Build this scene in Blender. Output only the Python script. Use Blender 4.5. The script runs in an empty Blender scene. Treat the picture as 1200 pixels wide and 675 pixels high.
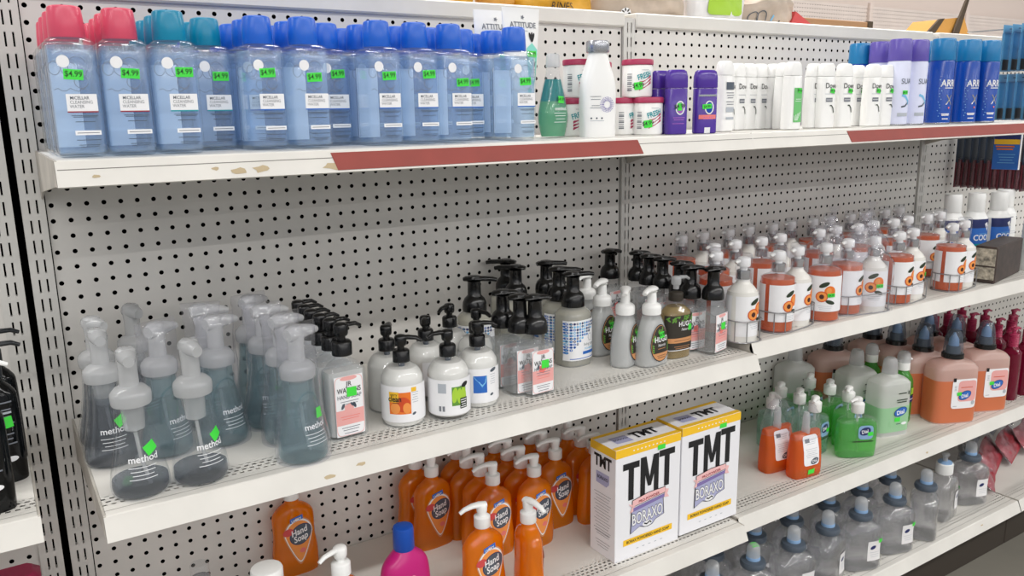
import bpy, math, random
from mathutils import Vector, Matrix
random.seed(7)
PI = math.pi
C = bpy.context.scene.collection
SC = bpy.context.scene

# ------------------------------------------------------------------ place
# x runs along the aisle shelving, y=0 is its pegboard, -y the aisle, z up, floor at 0 (metres)
U = .0254
ZF = 1.19
Z_TOP, Z_MID, Z_LOW = .087 + ZF, -.356 + ZF, -.740 + ZF
Z_MID2, Z_LOW2, Z_BASE = -.338 + ZF, -.735 + ZF, -1.0355 + ZF
CAM = Vector((-.0855, -1.4952, .1378 + ZF))
FOC = 958.69
PITCH, ROLL, YAW = (math.radians(a) for a in (77.7318, -.8849, -32.5846))
ROT = Matrix.Rotation(YAW, 3, 'Z') @ Matrix.Rotation(PITCH, 3, 'X') @ Matrix.Rotation(ROLL, 3, 'Z')
def ray(u, v): return ROT @ Vector(((u - 600) / FOC, (337.5 - v) / FOC, -1))
def at(u, v, z):
    d = ray(u, v); t = (z - CAM.z) / d.z
    p = CAM + d * t
    return p.x, p.y
def atx(u, v, y):
    d = ray(u, v); t = (y - CAM.y) / d.y
    return (CAM + d * t).x

# ------------------------------------------------------------------ materials
def lin(c):
    return tuple((x / 255 / 12.92 if x / 255 <= .04045 else ((x / 255 + .055) / 1.055) ** 2.4) for x in c) + (1,)
M = {}
def newmat(name):
    m = bpy.data.materials.new(name); m.use_nodes = True
    nt = m.node_tree; nt.nodes.clear()
    out = nt.nodes.new('ShaderNodeOutputMaterial')
    M[name] = m
    return m, nt, out
def solid(name, col, rough=.5, metal=0, noise=0, nscale=30, spec=.5, sss=0):
    m, nt, out = newmat(name)
    b = nt.nodes.new('ShaderNodeBsdfPrincipled')
    b.inputs['Base Color'].default_value = lin(col); b.inputs['Roughness'].default_value = rough
    b.inputs['Metallic'].default_value = metal; b.inputs['Specular IOR Level'].default_value = spec
    if noise:
        tc = nt.nodes.new('ShaderNodeTexCoord'); n = nt.nodes.new('ShaderNodeTexNoise'); n.inputs['Scale'].default_value = nscale
        n.inputs['Detail'].default_value = 5
        r = nt.nodes.new('ShaderNodeValToRGB')
        r.color_ramp.elements[0].position = .3; r.color_ramp.elements[1].position = .7
        r.color_ramp.elements[0].color = lin(tuple(x * (1 - noise) for x in col)); r.color_ramp.elements[1].color = lin(col)
        nt.links.new(tc.outputs['Object'], n.inputs['Vector']); nt.links.new(n.outputs['Fac'], r.inputs['Fac'])
        nt.links.new(r.outputs['Color'], b.inputs['Base Color'])
    nt.links.new(b.outputs[0], out.inputs[0])
    return m
def clear(name, tint, body=.15, bodycol=None, rough=.08, gloss=1.0, bump=0, lens=0):
    """see-through plastic: tinted transmission, a share of milky body, a fresnel gloss"""
    m, nt, out = newmat(name)
    N = nt.nodes.new; L = nt.links.new
    t = N('ShaderNodeBsdfTransparent'); t.inputs[0].default_value = lin(tint)
    d = N('ShaderNodeBsdfDiffuse'); d.inputs[0].default_value = lin(bodycol or tint)
    tr = N('ShaderNodeBsdfTranslucent'); tr.inputs[0].default_value = lin(bodycol or tint)
    dm = N('ShaderNodeMixShader'); dm.inputs[0].default_value = .35
    L(d.outputs[0], dm.inputs[1]); L(tr.outputs[0], dm.inputs[2])
    a = N('ShaderNodeMixShader'); a.inputs[0].default_value = body
    L(t.outputs[0], a.inputs[1]); L(dm.outputs[0], a.inputs[2])
    if lens:                               # a share of true refraction
        gl = N('ShaderNodeBsdfGlass'); gl.inputs['IOR'].default_value = 1.25; gl.inputs['Roughness'].default_value = .02; gl.inputs['Color'].default_value = lin(tint)
        ml = N('ShaderNodeMixShader'); ml.inputs[0].default_value = lens; L(a.outputs[0], ml.inputs[1]); L(gl.outputs[0], ml.inputs[2]); a = ml
    g = N('ShaderNodeBsdfGlossy'); g.inputs['Roughness'].default_value = rough
    f = N('ShaderNodeFresnel'); f.inputs[0].default_value = 1.45
    mu = N('ShaderNodeMath'); mu.operation = 'MULTIPLY'; mu.inputs[1].default_value = gloss
    L(f.outputs[0], mu.inputs[0])
    ge = N('ShaderNodeNewGeometry'); bf = N('ShaderNodeMath'); bf.operation = 'SUBTRACT'; bf.inputs[0].default_value = 1; L(ge.outputs['Backfacing'], bf.inputs[1])
    m2 = N('ShaderNodeMath'); m2.operation = 'MULTIPLY'; L(mu.outputs[0], m2.inputs[0]); L(bf.outputs[0], m2.inputs[1]); mu = m2
    x = N('ShaderNodeMixShader'); L(mu.outputs[0], x.inputs[0]); L(a.outputs[0], x.inputs[1]); L(g.outputs[0], x.inputs[2])
    if bump:
        tc = N('ShaderNodeTexCoord'); no = N('ShaderNodeTexNoise'); no.inputs['Scale'].default_value = 38; no.inputs['Detail'].default_value = 2
        bp = N('ShaderNodeBump'); bp.inputs['Strength'].default_value = bump; bp.inputs['Distance'].default_value = .006
        L(tc.outputs['Object'], no.inputs['Vector']); L(no.outputs['Fac'], bp.inputs['Height'])
        L(bp.outputs[0], g.inputs['Normal']); L(bp.outputs[0], f.inputs['Normal'])
    L(x.outputs[0], out.inputs[0])
    return m
def holes(name, col, kind):
    """sheet steel pierced by a regular pattern: round peg holes, upright slots or shelf perforations"""
    m, nt, out = newmat(name)
    N = nt.nodes.new; L = nt.links.new
    tc = N('ShaderNodeTexCoord'); s = N('ShaderNodeSeparateXYZ'); L(tc.outputs['Object'], s.inputs[0])
    def mth(op, a, b=None, c=None):
        n = N('ShaderNodeMath'); n.operation = op
        for i, v in enumerate((a, b, c)):
            if v is None: continue
            if isinstance(v, (int, float)): n.inputs[i].default_value = v
            else: L(v, n.inputs[i])
        return n.outputs[0]
    X, Y, Z = s.outputs
    def cell(v, pitch, off=0):            # signed distance to the nearest cell centre
        q = mth('ADD', mth('DIVIDE', v, pitch), .5 + off)
        return mth('MULTIPLY', mth('SUBTRACT', mth('FRACT', q), .5), pitch)
    if kind == 'peg':
        cx, cz = cell(X, U), cell(Z, U)
        d = mth('SQRT', mth('ADD', mth('MULTIPLY', cx, cx), mth('MULTIPLY', cz, cz)))
        mask = mth('LESS_THAN', d, .00375)
    elif kind == 'slot':
        ax = mth('SUBTRACT', mth('ABSOLUTE', X), .0055)
        cz = mth('ABSOLUTE', cell(Z, .0317))
        mask = mth('MULTIPLY', mth('LESS_THAN', mth('ABSOLUTE', ax), .0014), mth('LESS_THAN', cz, .0108))
    else:                                  # perforations: three staggered rows near the front edge of a shelf
        row = mth('FLOOR', mth('DIVIDE', Y, .0095))
        cx = mth('ABSOLUTE', cell(mth('ADD', X, mth('MULTIPLY', mth('MODULO', mth('ABSOLUTE', row), 2), .0055)), .011))
        cy = mth('ABSOLUTE', mth('SUBTRACT', mth('SUBTRACT', Y, mth('MULTIPLY', row, .0095)), .00475))
        m1 = mth('MULTIPLY', mth('LESS_THAN', cx, .0031), mth('LESS_THAN', cy, .0018))
        band = mth('MULTIPLY', mth('GREATER_THAN', Y, .0285), mth('LESS_THAN', Y, .0615))
        mask = mth('MULTIPLY', m1, band)
    b = N('ShaderNodeBsdfPrincipled'); b.inputs['Roughness'].default_value = .45
    n = N('ShaderNodeTexNoise'); n.inputs['Scale'].default_value = 6; n.inputs['Detail'].default_value = 6
    L(tc.outputs['Object'], n.inputs['Vector'])
    r = N('ShaderNodeValToRGB'); r.color_ramp.elements[0].position = .3; r.color_ramp.elements[1].position = .65
    r.color_ramp.elements[0].color = lin(tuple(x * .95 for x in col)); r.color_ramp.elements[1].color = lin(col)
    L(n.outputs['Fac'], r.inputs['Fac']); L(r.outputs['Color'], b.inputs['Base Color'])
    t = N('ShaderNodeBsdfTransparent')
    x = N('ShaderNodeMixShader'); L(mask, x.inputs[0]); L(b.outputs[0], x.inputs[1]); L(t.outputs[0], x.inputs[2])
    L(x.outputs[0], out.inputs[0])
    return m

holes('peg_steel', (214, 211, 206), 'peg'); holes('upright_steel', (208, 206, 201), 'slot'); holes('deck_steel', (222, 219, 212), 'perf')
solid('shelf_steel', (224, 221, 214), .4, noise=.05, nscale=9)
solid('bracket_steel', (196, 190, 180), .5, noise=.16, nscale=14)
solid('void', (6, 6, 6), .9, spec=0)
solid('groove', (120, 116, 110), .7)
solid('scuff', (190, 172, 140), .8)
solid('red_strip', (150, 60, 50), .55, noise=.06, nscale=20)
solid('kick', (52, 44, 36), .6)
solid('concrete', (128, 124, 114), .55, noise=.12, nscale=3)
solid('far_wall', (226, 210, 200), .8)
solid('far_dot', (150, 135, 125), .8)
solid('white_plastic', (240, 240, 238), .3); solid('back_print', (228, 236, 248), .6); solid('white_paper', (238, 238, 240), .5); solid('milk', (226, 224, 218), .3)
solid('black_plastic', (12, 12, 13), .22); solid('ink', (20, 20, 24), .6); solid('grey_ink', (120, 124, 132), .6); solid('pale_ink', (176, 182, 190), .6)
solid('green_sticker', (66, 222, 66), .55); solid('sticker_ink', (20, 70, 24), .6)
solid('pink_cap', (214, 78, 104), .28); solid('teal_cap', (0, 132, 168), .28); solid('blue_cap', (24, 96, 204), .28)
solid('crimson', (168, 44, 84), .4); solid('dark_red', (150, 40, 52), .5)
solid('silver', (176, 178, 184), .25, .75); solid('chrome', (190, 192, 196), .18, .9)
solid('purple', (78, 48, 150), .22); solid('violet_cap', (98, 84, 172), .28); solid('lilac', (160, 90, 190), .4)
solid('coral', (232, 122, 116), .5); solid('orange', (232, 118, 34), .5); solid('yellow', (240, 188, 40), .5); solid('deep_orange', (206, 74, 30), .5)
solid('peach', (238, 150, 72), .5); solid('pit', (70, 28, 18), .6); solid('leaf', (38, 52, 32), .6); solid('leaf_green', (96, 150, 54), .6)
solid('lime', (168, 208, 60), .5); solid('mint', (132, 216, 200), .5); solid('grass_green', (108, 190, 112), .5)
solid('navy', (28, 40, 96), .4); solid('mid_blue', (40, 104, 190), .45); solid('sky', (120, 186, 226), .45); solid('teal', (0, 150, 160), .45)
solid('arrid_blue', (14, 72, 168), .22); solid('arrid_cap', (20, 120, 176), .3); solid('pale_violet', (214, 218, 240), .4)
solid('pink_label', (232, 168, 164), .5); solid('label_dark', (48, 42, 34), .5); solid('tan_label', (206, 146, 96), .5)
solid('gold_bag', (226, 168, 44), .45, noise=.15, nscale=18); solid('beige_bag', (206, 188, 170), .5, noise=.14, nscale=14)
solid('white_bag', (234, 232, 232), .4); solid('cardboard', (166, 128, 92), .8); solid('dark_card', (74, 60, 44), .8); solid('amber_card', (206, 150, 70), .7)
solid('magenta', (190, 24, 116), .28); solid('cap_blue', (10, 74, 170), .35)
solid('box_white', (236, 236, 240), .45); solid('box_yellow', (246, 196, 40), .45); solid('ribbon_pink', (240, 190, 190), .5); solid('ribbon_violet', (128, 112, 170), .5)
solid('shield', (170, 172, 206), .5)
solid('hip_label', (206, 74, 74), .5)
solid('slate', (78, 88, 100), .35); solid('grey_cap', (150, 154, 160), .35); solid('pale_blue', (134, 168, 206), .4)
solid('pot_paper', (206, 196, 176), .7, noise=.5, nscale=90); solid('pot_dark', (70, 56, 50), .5, noise=.35, nscale=40)
solid('packet_blue', (96, 158, 196), .3); solid('maroon', (104, 44, 52), .3); solid('dusk', (34, 48, 66), .35); solid('charcoal', (26, 30, 34), .3)
solid('wire', (150, 150, 152), .3, .6)
clear('clear_plastic', (251, 252, 253), .04, (235, 238, 240)); clear('clear_film', (250, 250, 252), .05, (240, 240, 243), .12, 1.0, .9)
clear('blue_water', (230, 241, 252), .20, (206, 228, 248)); clear('frost', (246, 247, 248), .30, (236, 238, 238), .15)
clear('frost_cap', (236, 237, 238), .5, (228, 229, 230), .22)
clear('grey_liquid', (190, 194, 200), .16, (160, 166, 172)); clear('teal_liquid', (214, 228, 230), .22, (150, 184, 190))
clear('orange_soap', (255, 190, 80), .66, (255, 150, 18), .05, 1.3); clear('coral_soap', (255, 160, 100), .68, (246, 128, 74), .06)
clear('bag_soap', (255, 160, 80), .66, (244, 120, 48), .06)
clear('green_soap', (176, 240, 156), .36, (110, 216, 104)); clear('aqua_soap', (214, 238, 226), .35, (150, 206, 180)); clear('teal_gel', (120, 200, 196), .6, (50, 160, 164))
clear('green_gel', (170, 226, 196), .6, (110, 190, 150)); clear('amber_soap', (236, 220, 176), .55, (200, 174, 116)); clear('straw_soap', (240, 236, 218), .55, (222, 216, 192))
clear('milky', (244, 245, 244), .72, (240, 240, 238), .3); clear('milky_green', (220, 244, 222), .8, (190, 236, 192), .3); clear('milky_orange', (250, 190, 150), .8, (244, 150, 104), .3)
clear('milky_rose', (246, 224, 216), .75, (236, 206, 196), .3)
clear('wine_soap', (170, 30, 70), .7, (140, 20, 58), .08); clear('clear_milk', (244, 245, 245), .26, (236, 237, 236), .2); clear('sanitizer', (252, 252, 253), .09, (244, 247, 250), .03, 2.2, .9, .3)
clear('smoke_cap', (222, 226, 232), .16, (150, 158, 168), .12); clear('dark_gel', (40, 44, 46), .75, (16, 18, 20), .1)
clear('blue_pack', (150, 196, 226), .5, (110, 176, 216), .12)

# ------------------------------------------------------------------ mesh building
def sgnpow(a, e): return math.copysign(abs(a) ** e, a)
def smooth(secs, n=4):
    """catmull-rom through (z, half width, half depth, squareness) rings"""
    out = []
    for i in range(len(secs) - 1):
        p0, p1, p2, p3 = secs[max(i - 1, 0)], secs[i], secs[i + 1], secs[min(i + 2, len(secs) - 1)]
        for k in range(n):
            t = k / n
            out.append(tuple(.5 * (2 * b + (c - a) * t + (2 * a - 5 * b + 4 * c - d) * t * t + (3 * b - a - 3 * c + d) * t ** 3)
                             for a, b, c, d in zip(p0, p1, p2, p3)))
    out.append(secs[-1])
    return [(s[0], max(s[1], 1e-4), max(s[2], 1e-4), s[3]) for s in out]
def R(z, r): return (z, r, r, 2.0)
class MB:
    def __init__(s): s.v = []; s.f = []; s.m = []; s.mats = []
    def mi(s, mat):
        if mat not in s.mats: s.mats.append(mat)
        return s.mats.index(mat)
    def face(s, idx, mat): s.f.append(tuple(idx)); s.m.append(s.mi(mat))
    def add(s, verts, faces, mat, xf=None):
        b = len(s.v)
        s.v += [tuple(xf @ Vector(p)) if xf else tuple(p) for p in verts]
        for f in faces: s.face([b + i for i in f], mat)
    def loft(s, secs, mat, N=32, xf=None, caps=(1, 1), cx=0, cy=0):
        vs, fs = [], []
        for sec in secs:
            z, hw, hd, p = sec[:4]
            ox, oy = (sec[4], sec[5]) if len(sec) > 4 else (cx, cy)
            for k in range(N):
                t = 2 * PI * k / N
                vs.append((ox + hw * sgnpow(math.cos(t), 2 / p), oy + hd * sgnpow(math.sin(t), 2 / p), z))
        for i in range(len(secs) - 1):
            for k in range(N):
                a, b = i * N + k, i * N + (k + 1) % N
                fs.append((a, b, b + N, a + N))
        if caps[0]: fs.append(tuple(reversed(range(N))))
        if caps[1]: fs.append(tuple((len(secs) - 1) * N + k for k in range(N)))
        s.add(vs, fs, mat, xf)
    def box(s, x0, x1, y0, y1, z0, z1, mat, bev=0, xf=None):
        if bev:
            hw, hd = (x1 - x0) / 2, (y1 - y0) / 2
            def ring(z, i):
                a, b = hw - i, hd - i; c = bev if i == 0 else bev * .6
                q = [(a, -b + c), (a, b - c), (a - c, b), (-a + c, b), (-a, b - c), (-a, -b + c), (-a + c, -b), (a - c, -b)]
                return [((x0 + x1) / 2 + p[0], (y0 + y1) / 2 + p[1], z) for p in q]
            rs = ring(z0, bev) + ring(z0 + bev, 0) + ring(z1 - bev, 0) + ring(z1, bev)
            fs = [(i * 8 + k, i * 8 + (k + 1) % 8, i * 8 + 8 + (k + 1) % 8, i * 8 + 8 + k) for i in range(3) for k in range(8)]
            fs += [tuple(reversed(range(8))), tuple(range(24, 32))]
            s.add(rs, fs, mat, xf)
        else:
            v = [(x, y, z) for z in (z0, z1) for x, y in ((x0, y0), (x1, y0), (x1, y1), (x0, y1))]
            s.add(v, [(3, 2, 1, 0), (4, 5, 6, 7), (0, 1, 5, 4), (1, 2, 6, 5), (2, 3, 7, 6), (3, 0, 4, 7)], mat, xf)
    def tube(s, pts, rad, mat, N=10, closed=False):
        pts = [Vector(p) for p in pts]; n = len(pts)
        rads = rad if isinstance(rad, (list, tuple)) else [rad] * n
        vs, fs = [], []
        up = Vector((0, 0, 1))
        for i, p in enumerate(pts):
            if closed: d = pts[(i + 1) % n] - pts[i - 1]
            else: d = pts[min(i + 1, n - 1)] - pts[max(i - 1, 0)]
            d.normalize()
            a = d.cross(up) if abs(d.z) < .95 else d.cross(Vector((0, 1, 0)))
            a.normalize(); b = a.cross(d)
            r = rads[i]; rx, ry = r if isinstance(r, tuple) else (r, r)
            for k in range(N):
                t = 2 * PI * k / N
                vs.append(p + a * (rx * math.cos(t)) + b * (ry * math.sin(t)))
        for i in range(n if closed else n - 1):
            for k in range(N):
                a, b = i * N + k, i * N + (k + 1) % N
                c, d = ((i + 1) % n) * N + (k + 1) % N, ((i + 1) % n) * N + k
                fs.append((a, d, c, b))
        if not closed: fs += [tuple(range(N)), tuple(reversed(range((n - 1) * N, n * N)))]
        s.add(vs, fs, mat)
    def build(s, name, parent=None, angle=35):
        me = bpy.data.meshes.new(name); me.from_pydata(s.v, [], s.f)
        for x in s.mats: me.materials.append(M[x])
        me.polygons.foreach_set('material_index', s.m)
        me.polygons.foreach_set('use_smooth', [True] * len(s.f))
        me.update(); me.set_sharp_from_angle(angle=math.radians(angle))
        o = bpy.data.objects.new(name, me); C.objects.link(o)
        if parent: o.parent = parent
        return o

# ------------------------------------------------------------------ labels: shapes laid in (u, v) over a surface
_tx = {}
def text_mesh(t, bold):
    if (t, bold) not in _tx:
        cu = bpy.data.curves.new('lettering', 'FONT'); cu.body = t; cu.size = 1; cu.align_x = 'CENTER'; cu.offset = bold; cu.resolution_u = 3
        o = bpy.data.objects.new('lettering', cu); C.objects.link(o)
        dg = bpy.context.evaluated_depsgraph_get(); me = o.evaluated_get(dg).to_mesh()
        vs = [(v.co.x, v.co.y) for v in me.vertices]; fs = [tuple(p.vertices) for p in me.polygons]
        bpy.data.objects.remove(o); bpy.data.curves.remove(cu)
        _tx[(t, bold)] = (vs, fs)
    return _tx[(t, bold)]
def flat(y0): return lambda u, v, o: (u, y0 - o, v)
def body_map(secs, zoff=0):
    def f(u, v, o):
        z = v
        a = secs[0]; b = secs[-1]
        for i in range(len(secs) - 1):
            if secs[i][0] <= z <= secs[i + 1][0]: a, b = secs[i], secs[i + 1]; break
        t = 0 if b[0] == a[0] else min(max((z - a[0]) / (b[0] - a[0]), 0), 1)
        hw, hd, p = (a[k] + (b[k] - a[k]) * t for k in (1, 2, 3))
        hw += o; hd += o
        if p > 2.3:
            q = min(abs(u) / hw, .985)
            return (math.copysign(q * hw, u), -hd * (1 - q ** p) ** (1 / p), z)
        return (hw * math.sin(u / hw), -hd * math.cos(u / hw), z)
    return f
class Label:
    def __init__(s, mp, base=.0006): s.mb = MB(); s.mp = mp; s.b = base
    def off(s, l): return s.b + l * .00022
    def poly(s, pts, mat, l=0):
        s.mb.add([s.mp(u, v, s.off(l)) for u, v in pts], [tuple(range(len(pts)))], mat)
    def rect(s, u0, v0, u1, v1, mat, l=0, n=None):
        n = n or max(1, int(abs(u1 - u0) / .004)); k = max(1, int(abs(v1 - v0) / .008))
        vs = [s.mp(u0 + (u1 - u0) * i / n, v0 + (v1 - v0) * j / k, s.off(l)) for j in range(k + 1) for i in range(n + 1)]
        fs = [(j * (n + 1) + i, j * (n + 1) + i + 1, (j + 1) * (n + 1) + i + 1, (j + 1) * (n + 1) + i) for j in range(k) for i in range(n)]
        s.mb.add(vs, fs, mat)
    def blob(s, fu, mat, l=0, n=24, rings=4, c=(0, 0)):
        """star-shaped filled outline: fu(t)->(du, dv)"""
        vs = [s.mp(c[0], c[1], s.off(l))]; fs = []
        for r in range(1, rings + 1):
            for k in range(n):
                du, dv = fu(2 * PI * k / n); vs.append(s.mp(c[0] + du * r / rings, c[1] + dv * r / rings, s.off(l)))
        for k in range(n): fs.append((0, 1 + k, 1 + (k + 1) % n))
        for r in range(rings - 1):
            for k in range(n):
                a, b = 1 + r * n + k, 1 + r * n + (k + 1) % n; fs.append((a, a + n, b + n, b))
        s.mb.add(vs, fs, mat)
    def disc(s, u, v, ru, rv, mat, l=0, rot=0, n=24):
        ca, sa = math.cos(rot), math.sin(rot)
        s.blob(lambda t: (ru * math.cos(t) * ca - rv * math.sin(t) * sa, ru * math.cos(t) * sa + rv * math.sin(t) * ca), mat, l, n, 3, (u, v))
    def rrect(s, u0, v0, u1, v1, mat, l=0, p=6, n=40):
        a, b = (u1 - u0) / 2, (v1 - v0) / 2
        s.blob(lambda t: (a * sgnpow(math.cos(t), 2 / p), b * sgnpow(math.sin(t), 2 / p)), mat, l, n, 6, ((u0 + u1) / 2, (v0 + v1) / 2))
    def ring(s, u, v, ru, rv, w, mat, l=0, n=28, a0=0, a1=2 * PI, p=2):
        vs, fs = [], []
        for k in range(n + 1):
            t = a0 + (a1 - a0) * k / n
            c, d = sgnpow(math.cos(t), 2 / p), sgnpow(math.sin(t), 2 / p)
            vs += [s.mp(u + ru * c, v + rv * d, s.off(l)), s.mp(u + (ru - w) * c, v + (rv - w) * d, s.off(l))]
        for k in range(n): fs.append((2 * k, 2 * k + 1, 2 * k + 3, 2 * k + 2))
        s.mb.add(vs, fs, mat)
    def line(s, pts, w, mat, l=0):
        vs, fs = [], []
        for i, (u, v) in enumerate(pts):
            a, b = pts[max(i - 1, 0)], pts[min(i + 1, len(pts) - 1)]
            du, dv = b[0] - a[0], b[1] - a[1]; q = math.hypot(du, dv) or 1
            nu, nv = -dv / q * w / 2, du / q * w / 2
            vs += [s.mp(u + nu, v + nv, s.off(l)), s.mp(u - nu, v - nv, s.off(l))]
        for i in range(len(pts) - 1): fs.append((2 * i, 2 * i + 1, 2 * i + 3, 2 * i + 2))
        s.mb.add(vs, fs, mat)
    def text(s, t, u, v, size, mat, l=1, bold=.0, sx=1.0, rot=0, shear=0):
        vs, fs = text_mesh(t, bold)
        ca, sa = math.cos(rot), math.sin(rot)
        out = []
        for x, y in vs:
            x = (x + shear * y) * size * sx; y *= size
            out.append(s.mp(u + x * ca - y * sa, v + x * sa + y * ca, s.off(l)))
        s.mb.add(out, fs, mat)
    def lines(s, u0, u1, vs, mat, l=1, h=.0009):
        for i, v in enumerate(vs):
            k = 1 - .25 * ((i * 7) % 3) / 2; m = (u0 + u1) / 2; w = (u1 - u0) / 2 * k
            s.rect(m - w, v, m + w, v + h, mat, l)
    def build(s, name, parent): return s.mb.build(name, parent)
def sticker(mp, u, v, parent, w=.017, h=.009, rot=0, base=.0014, txt='$4.99'):
    L = Label(mp, base)
    ca, sa = math.cos(rot), math.sin(rot)
    n = 5
    P = lambda a, b: mp(u + a * ca - b * sa, v + a * sa + b * ca, base)
    vs = [P(-w / 2 + w * i / n, j) for j in (-h / 2, h / 2) for i in range(n + 1)]
    L.mb.add(vs, [(i, i + 1, i + n + 2, i + n + 1) for i in range(n)], 'green_sticker')
    if txt: L.text(txt, u + .0025 * sa, v - .0025 * ca, h * .78, 'sticker_ink', 1, .01, .9, rot)
    return L.build('price_sticker', parent)

# ------------------------------------------------------------------ things
def thing(name, cat, loc=(0, 0, 0), rot=0, label=None, group=None):
    o = bpy.data.objects.new(name, None); C.objects.link(o)
    o.empty_display_size = .03; o.location = loc; o.rotation_euler = (0, 0, rot); o['category'] = cat
    if label: o['label'] = label
    if group: o['group'] = group
    return o
def tag(o, label, cat, group=None):
    o['label'] = label; o['category'] = cat
    if group: o['group'] = group
    return o
def struct(o): o['kind'] = 'structure'; return o
def dup(root, skip=()):
    r = root.copy(); C.objects.link(r)
    for ch in list(root.children):
        if ch.name.split('.')[0] in skip: continue
        c = ch.copy(); C.objects.link(c); c.parent = r
        for g in ch.children:
            d = g.copy(); C.objects.link(d); d.parent = c
    return r
_used = set()
def place(proto, x, y, z, rot, label, group=None, skip=(), scale=None):
    """the first call moves the prototype itself, later calls copy it part by part"""
    if proto.name in _used or skip: o = dup(proto, skip)
    else: o = proto; _used.add(proto.name)
    o.location = (x, y, z); o.rotation_euler = (0, 0, rot); o['label'] = label
    if group: o['group'] = group
    if scale: o.scale = (scale,) * 3
    return o
def drop_unused(*protos):
    for p in protos:
        if p.name in _used: continue
        for ch in list(p.children):
            for g in list(ch.children): bpy.data.objects.remove(g)
            bpy.data.objects.remove(ch)
        bpy.data.objects.remove(p)
ORD = ['first', 'second', 'third', 'fourth', 'fifth', 'sixth', 'seventh', 'eighth', 'ninth', 'tenth', 'eleventh', 'twelfth', 'thirteenth']
# ================================================================== the setting
mb = MB(); mb.box(-3, 9, -6, 6, -.05, 0, 'concrete'); struct(mb.build('floor'))
mb = MB(); mb.box(-4, 14, 2.3, 2.4, 0, 4.2, 'far_wall')
holes('far_peg', (228, 214, 205), 'peg')
struct(mb.build('wall_back'))
mb = MB(); mb.box(-6, 14, -16, 6, 3.3, 3.35, 'white_paper'); struct(mb.build('ceiling'))
# the tall perforated panels of the wall display far behind
bp = thing('wall_display_panel', 'panel', (0, 2.2, 0), 0, 'tall pale pegboard panels standing against the back wall')
for k in range(9):
    mb = MB(); mb.box(.01, 1.21, 0, .02, 0, 2.0, 'far_peg'); o = mb.build('panel', bp); o.location = (.4 + 1.22 * k, 0, 0); o.scale = (1, 1, 1)
    mb = MB(); mb.box(-.6, .6, .022, .03, 0, 2.0, 'far_dot'); o = mb.build('hole_shade_board', bp); o.location = (1.01 + 1.22 * k, 0, 0)  # darker board added behind the panel, its colour standing for shade in the holes
    mb = MB(); mb.box(-.02, .02, -.02, 0, 0, 2.02, 'far_wall'); o = mb.build('post', bp); o.location = (.4 + 1.22 * k, 0, 0)

# ------------------------------------------------------------------ gondola: panels, uprights, rail, kick plate
def panel(parent, x0, x1, z0, z1, dz=0):
    mb = MB(); x0 += .0185; x1 -= .0185; mb.add([(x0, 0, z0 - ZF), (x1, 0, z0 - ZF), (x1, 0, z1 - ZF), (x0, 0, z1 - ZF)], [(0, 1, 2, 3)], 'peg_steel')
    o = mb.build('pegboard', parent); o.location = (0, 0, ZF + dz); return o
def upright(parent, x, w=.033, z1=1.528):
    mb = MB(); mb.box(-w / 2, w / 2, -.007, .004, -1.15, z1 - ZF, 'upright_steel')
    o = mb.build('upright', parent); o.location = (x, 0, ZF); return o
def shade_backing(parent, x0, x1, z1=1.508):
    mb = MB(); mb.box(x0, x1, .022, .06, .02, z1, 'void'); return mb.build('hole_shade_board', parent)  # black board added for the shade seen through peg holes, slots and seams
TOPZ = 1.19 + .318
X1, X2, X3, X4 = -.0254, 47 * U, 95 * U, 143 * U
g = thing('gondola', 'shelving unit', (0, 0, 0), 0, 'long off-white steel aisle shelving unit with pegboard back and four levels')
for a, b, dz in ((X1, X2, 0), (X2, X3, .0057), (X3, X4, .0057)): panel(g, a, b, .1, TOPZ, dz)
for x in (X1, X2, X3, X4): upright(g, x)
shade_backing(g, X1 - .022, X4)
for a, b in ((X1 + .017, X2 - .017), (X2 + .017, X3 - .017), (X3 + .017, X4)):
    mb = MB(); mb.box(a, b, -.012, .05, TOPZ, TOPZ + .032, 'shelf_steel', .003); mb.build('top_rail', g)
mb = MB(); mb.box(X1, X4, .0505, .5, TOPZ + .0005, TOPZ + .02, 'shelf_steel'); tag(mb.build('top_deck'), 'flat steel top deck of the aisle unit, under the bags', 'shelf')
for a, b in ((X1, X2), (X2, X3), (X3, X4)):
    mb = MB(); mb.box(a + .002, b - .002, -.375, -.36, 0, Z_BASE - .034, 'kick', .002); tag(mb.build('kick_plate'), 'dark brown kick plate under the base shelf, ' + ('left section' if a < 0 else 'middle section beside the floor' if a < 2 else 'right section'), 'kick plate')
g2 = thing('gondola', 'shelving unit', (0, 0, 0), 0, 'neighbouring steel shelving unit cut off by the left edge of the photo')
panel(g2, -.9, -.068, .1, TOPZ); upright(g2, -.0700, .034); shade_backing(g2, -.9, -.06)
mb = MB(); mb.box(-.056, -.045, .02, .03, .1, 1.5, 'void'); mb.build('gap_shade_strip', g2)  # black strip, not a real part: the shade in the gap between units

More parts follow.
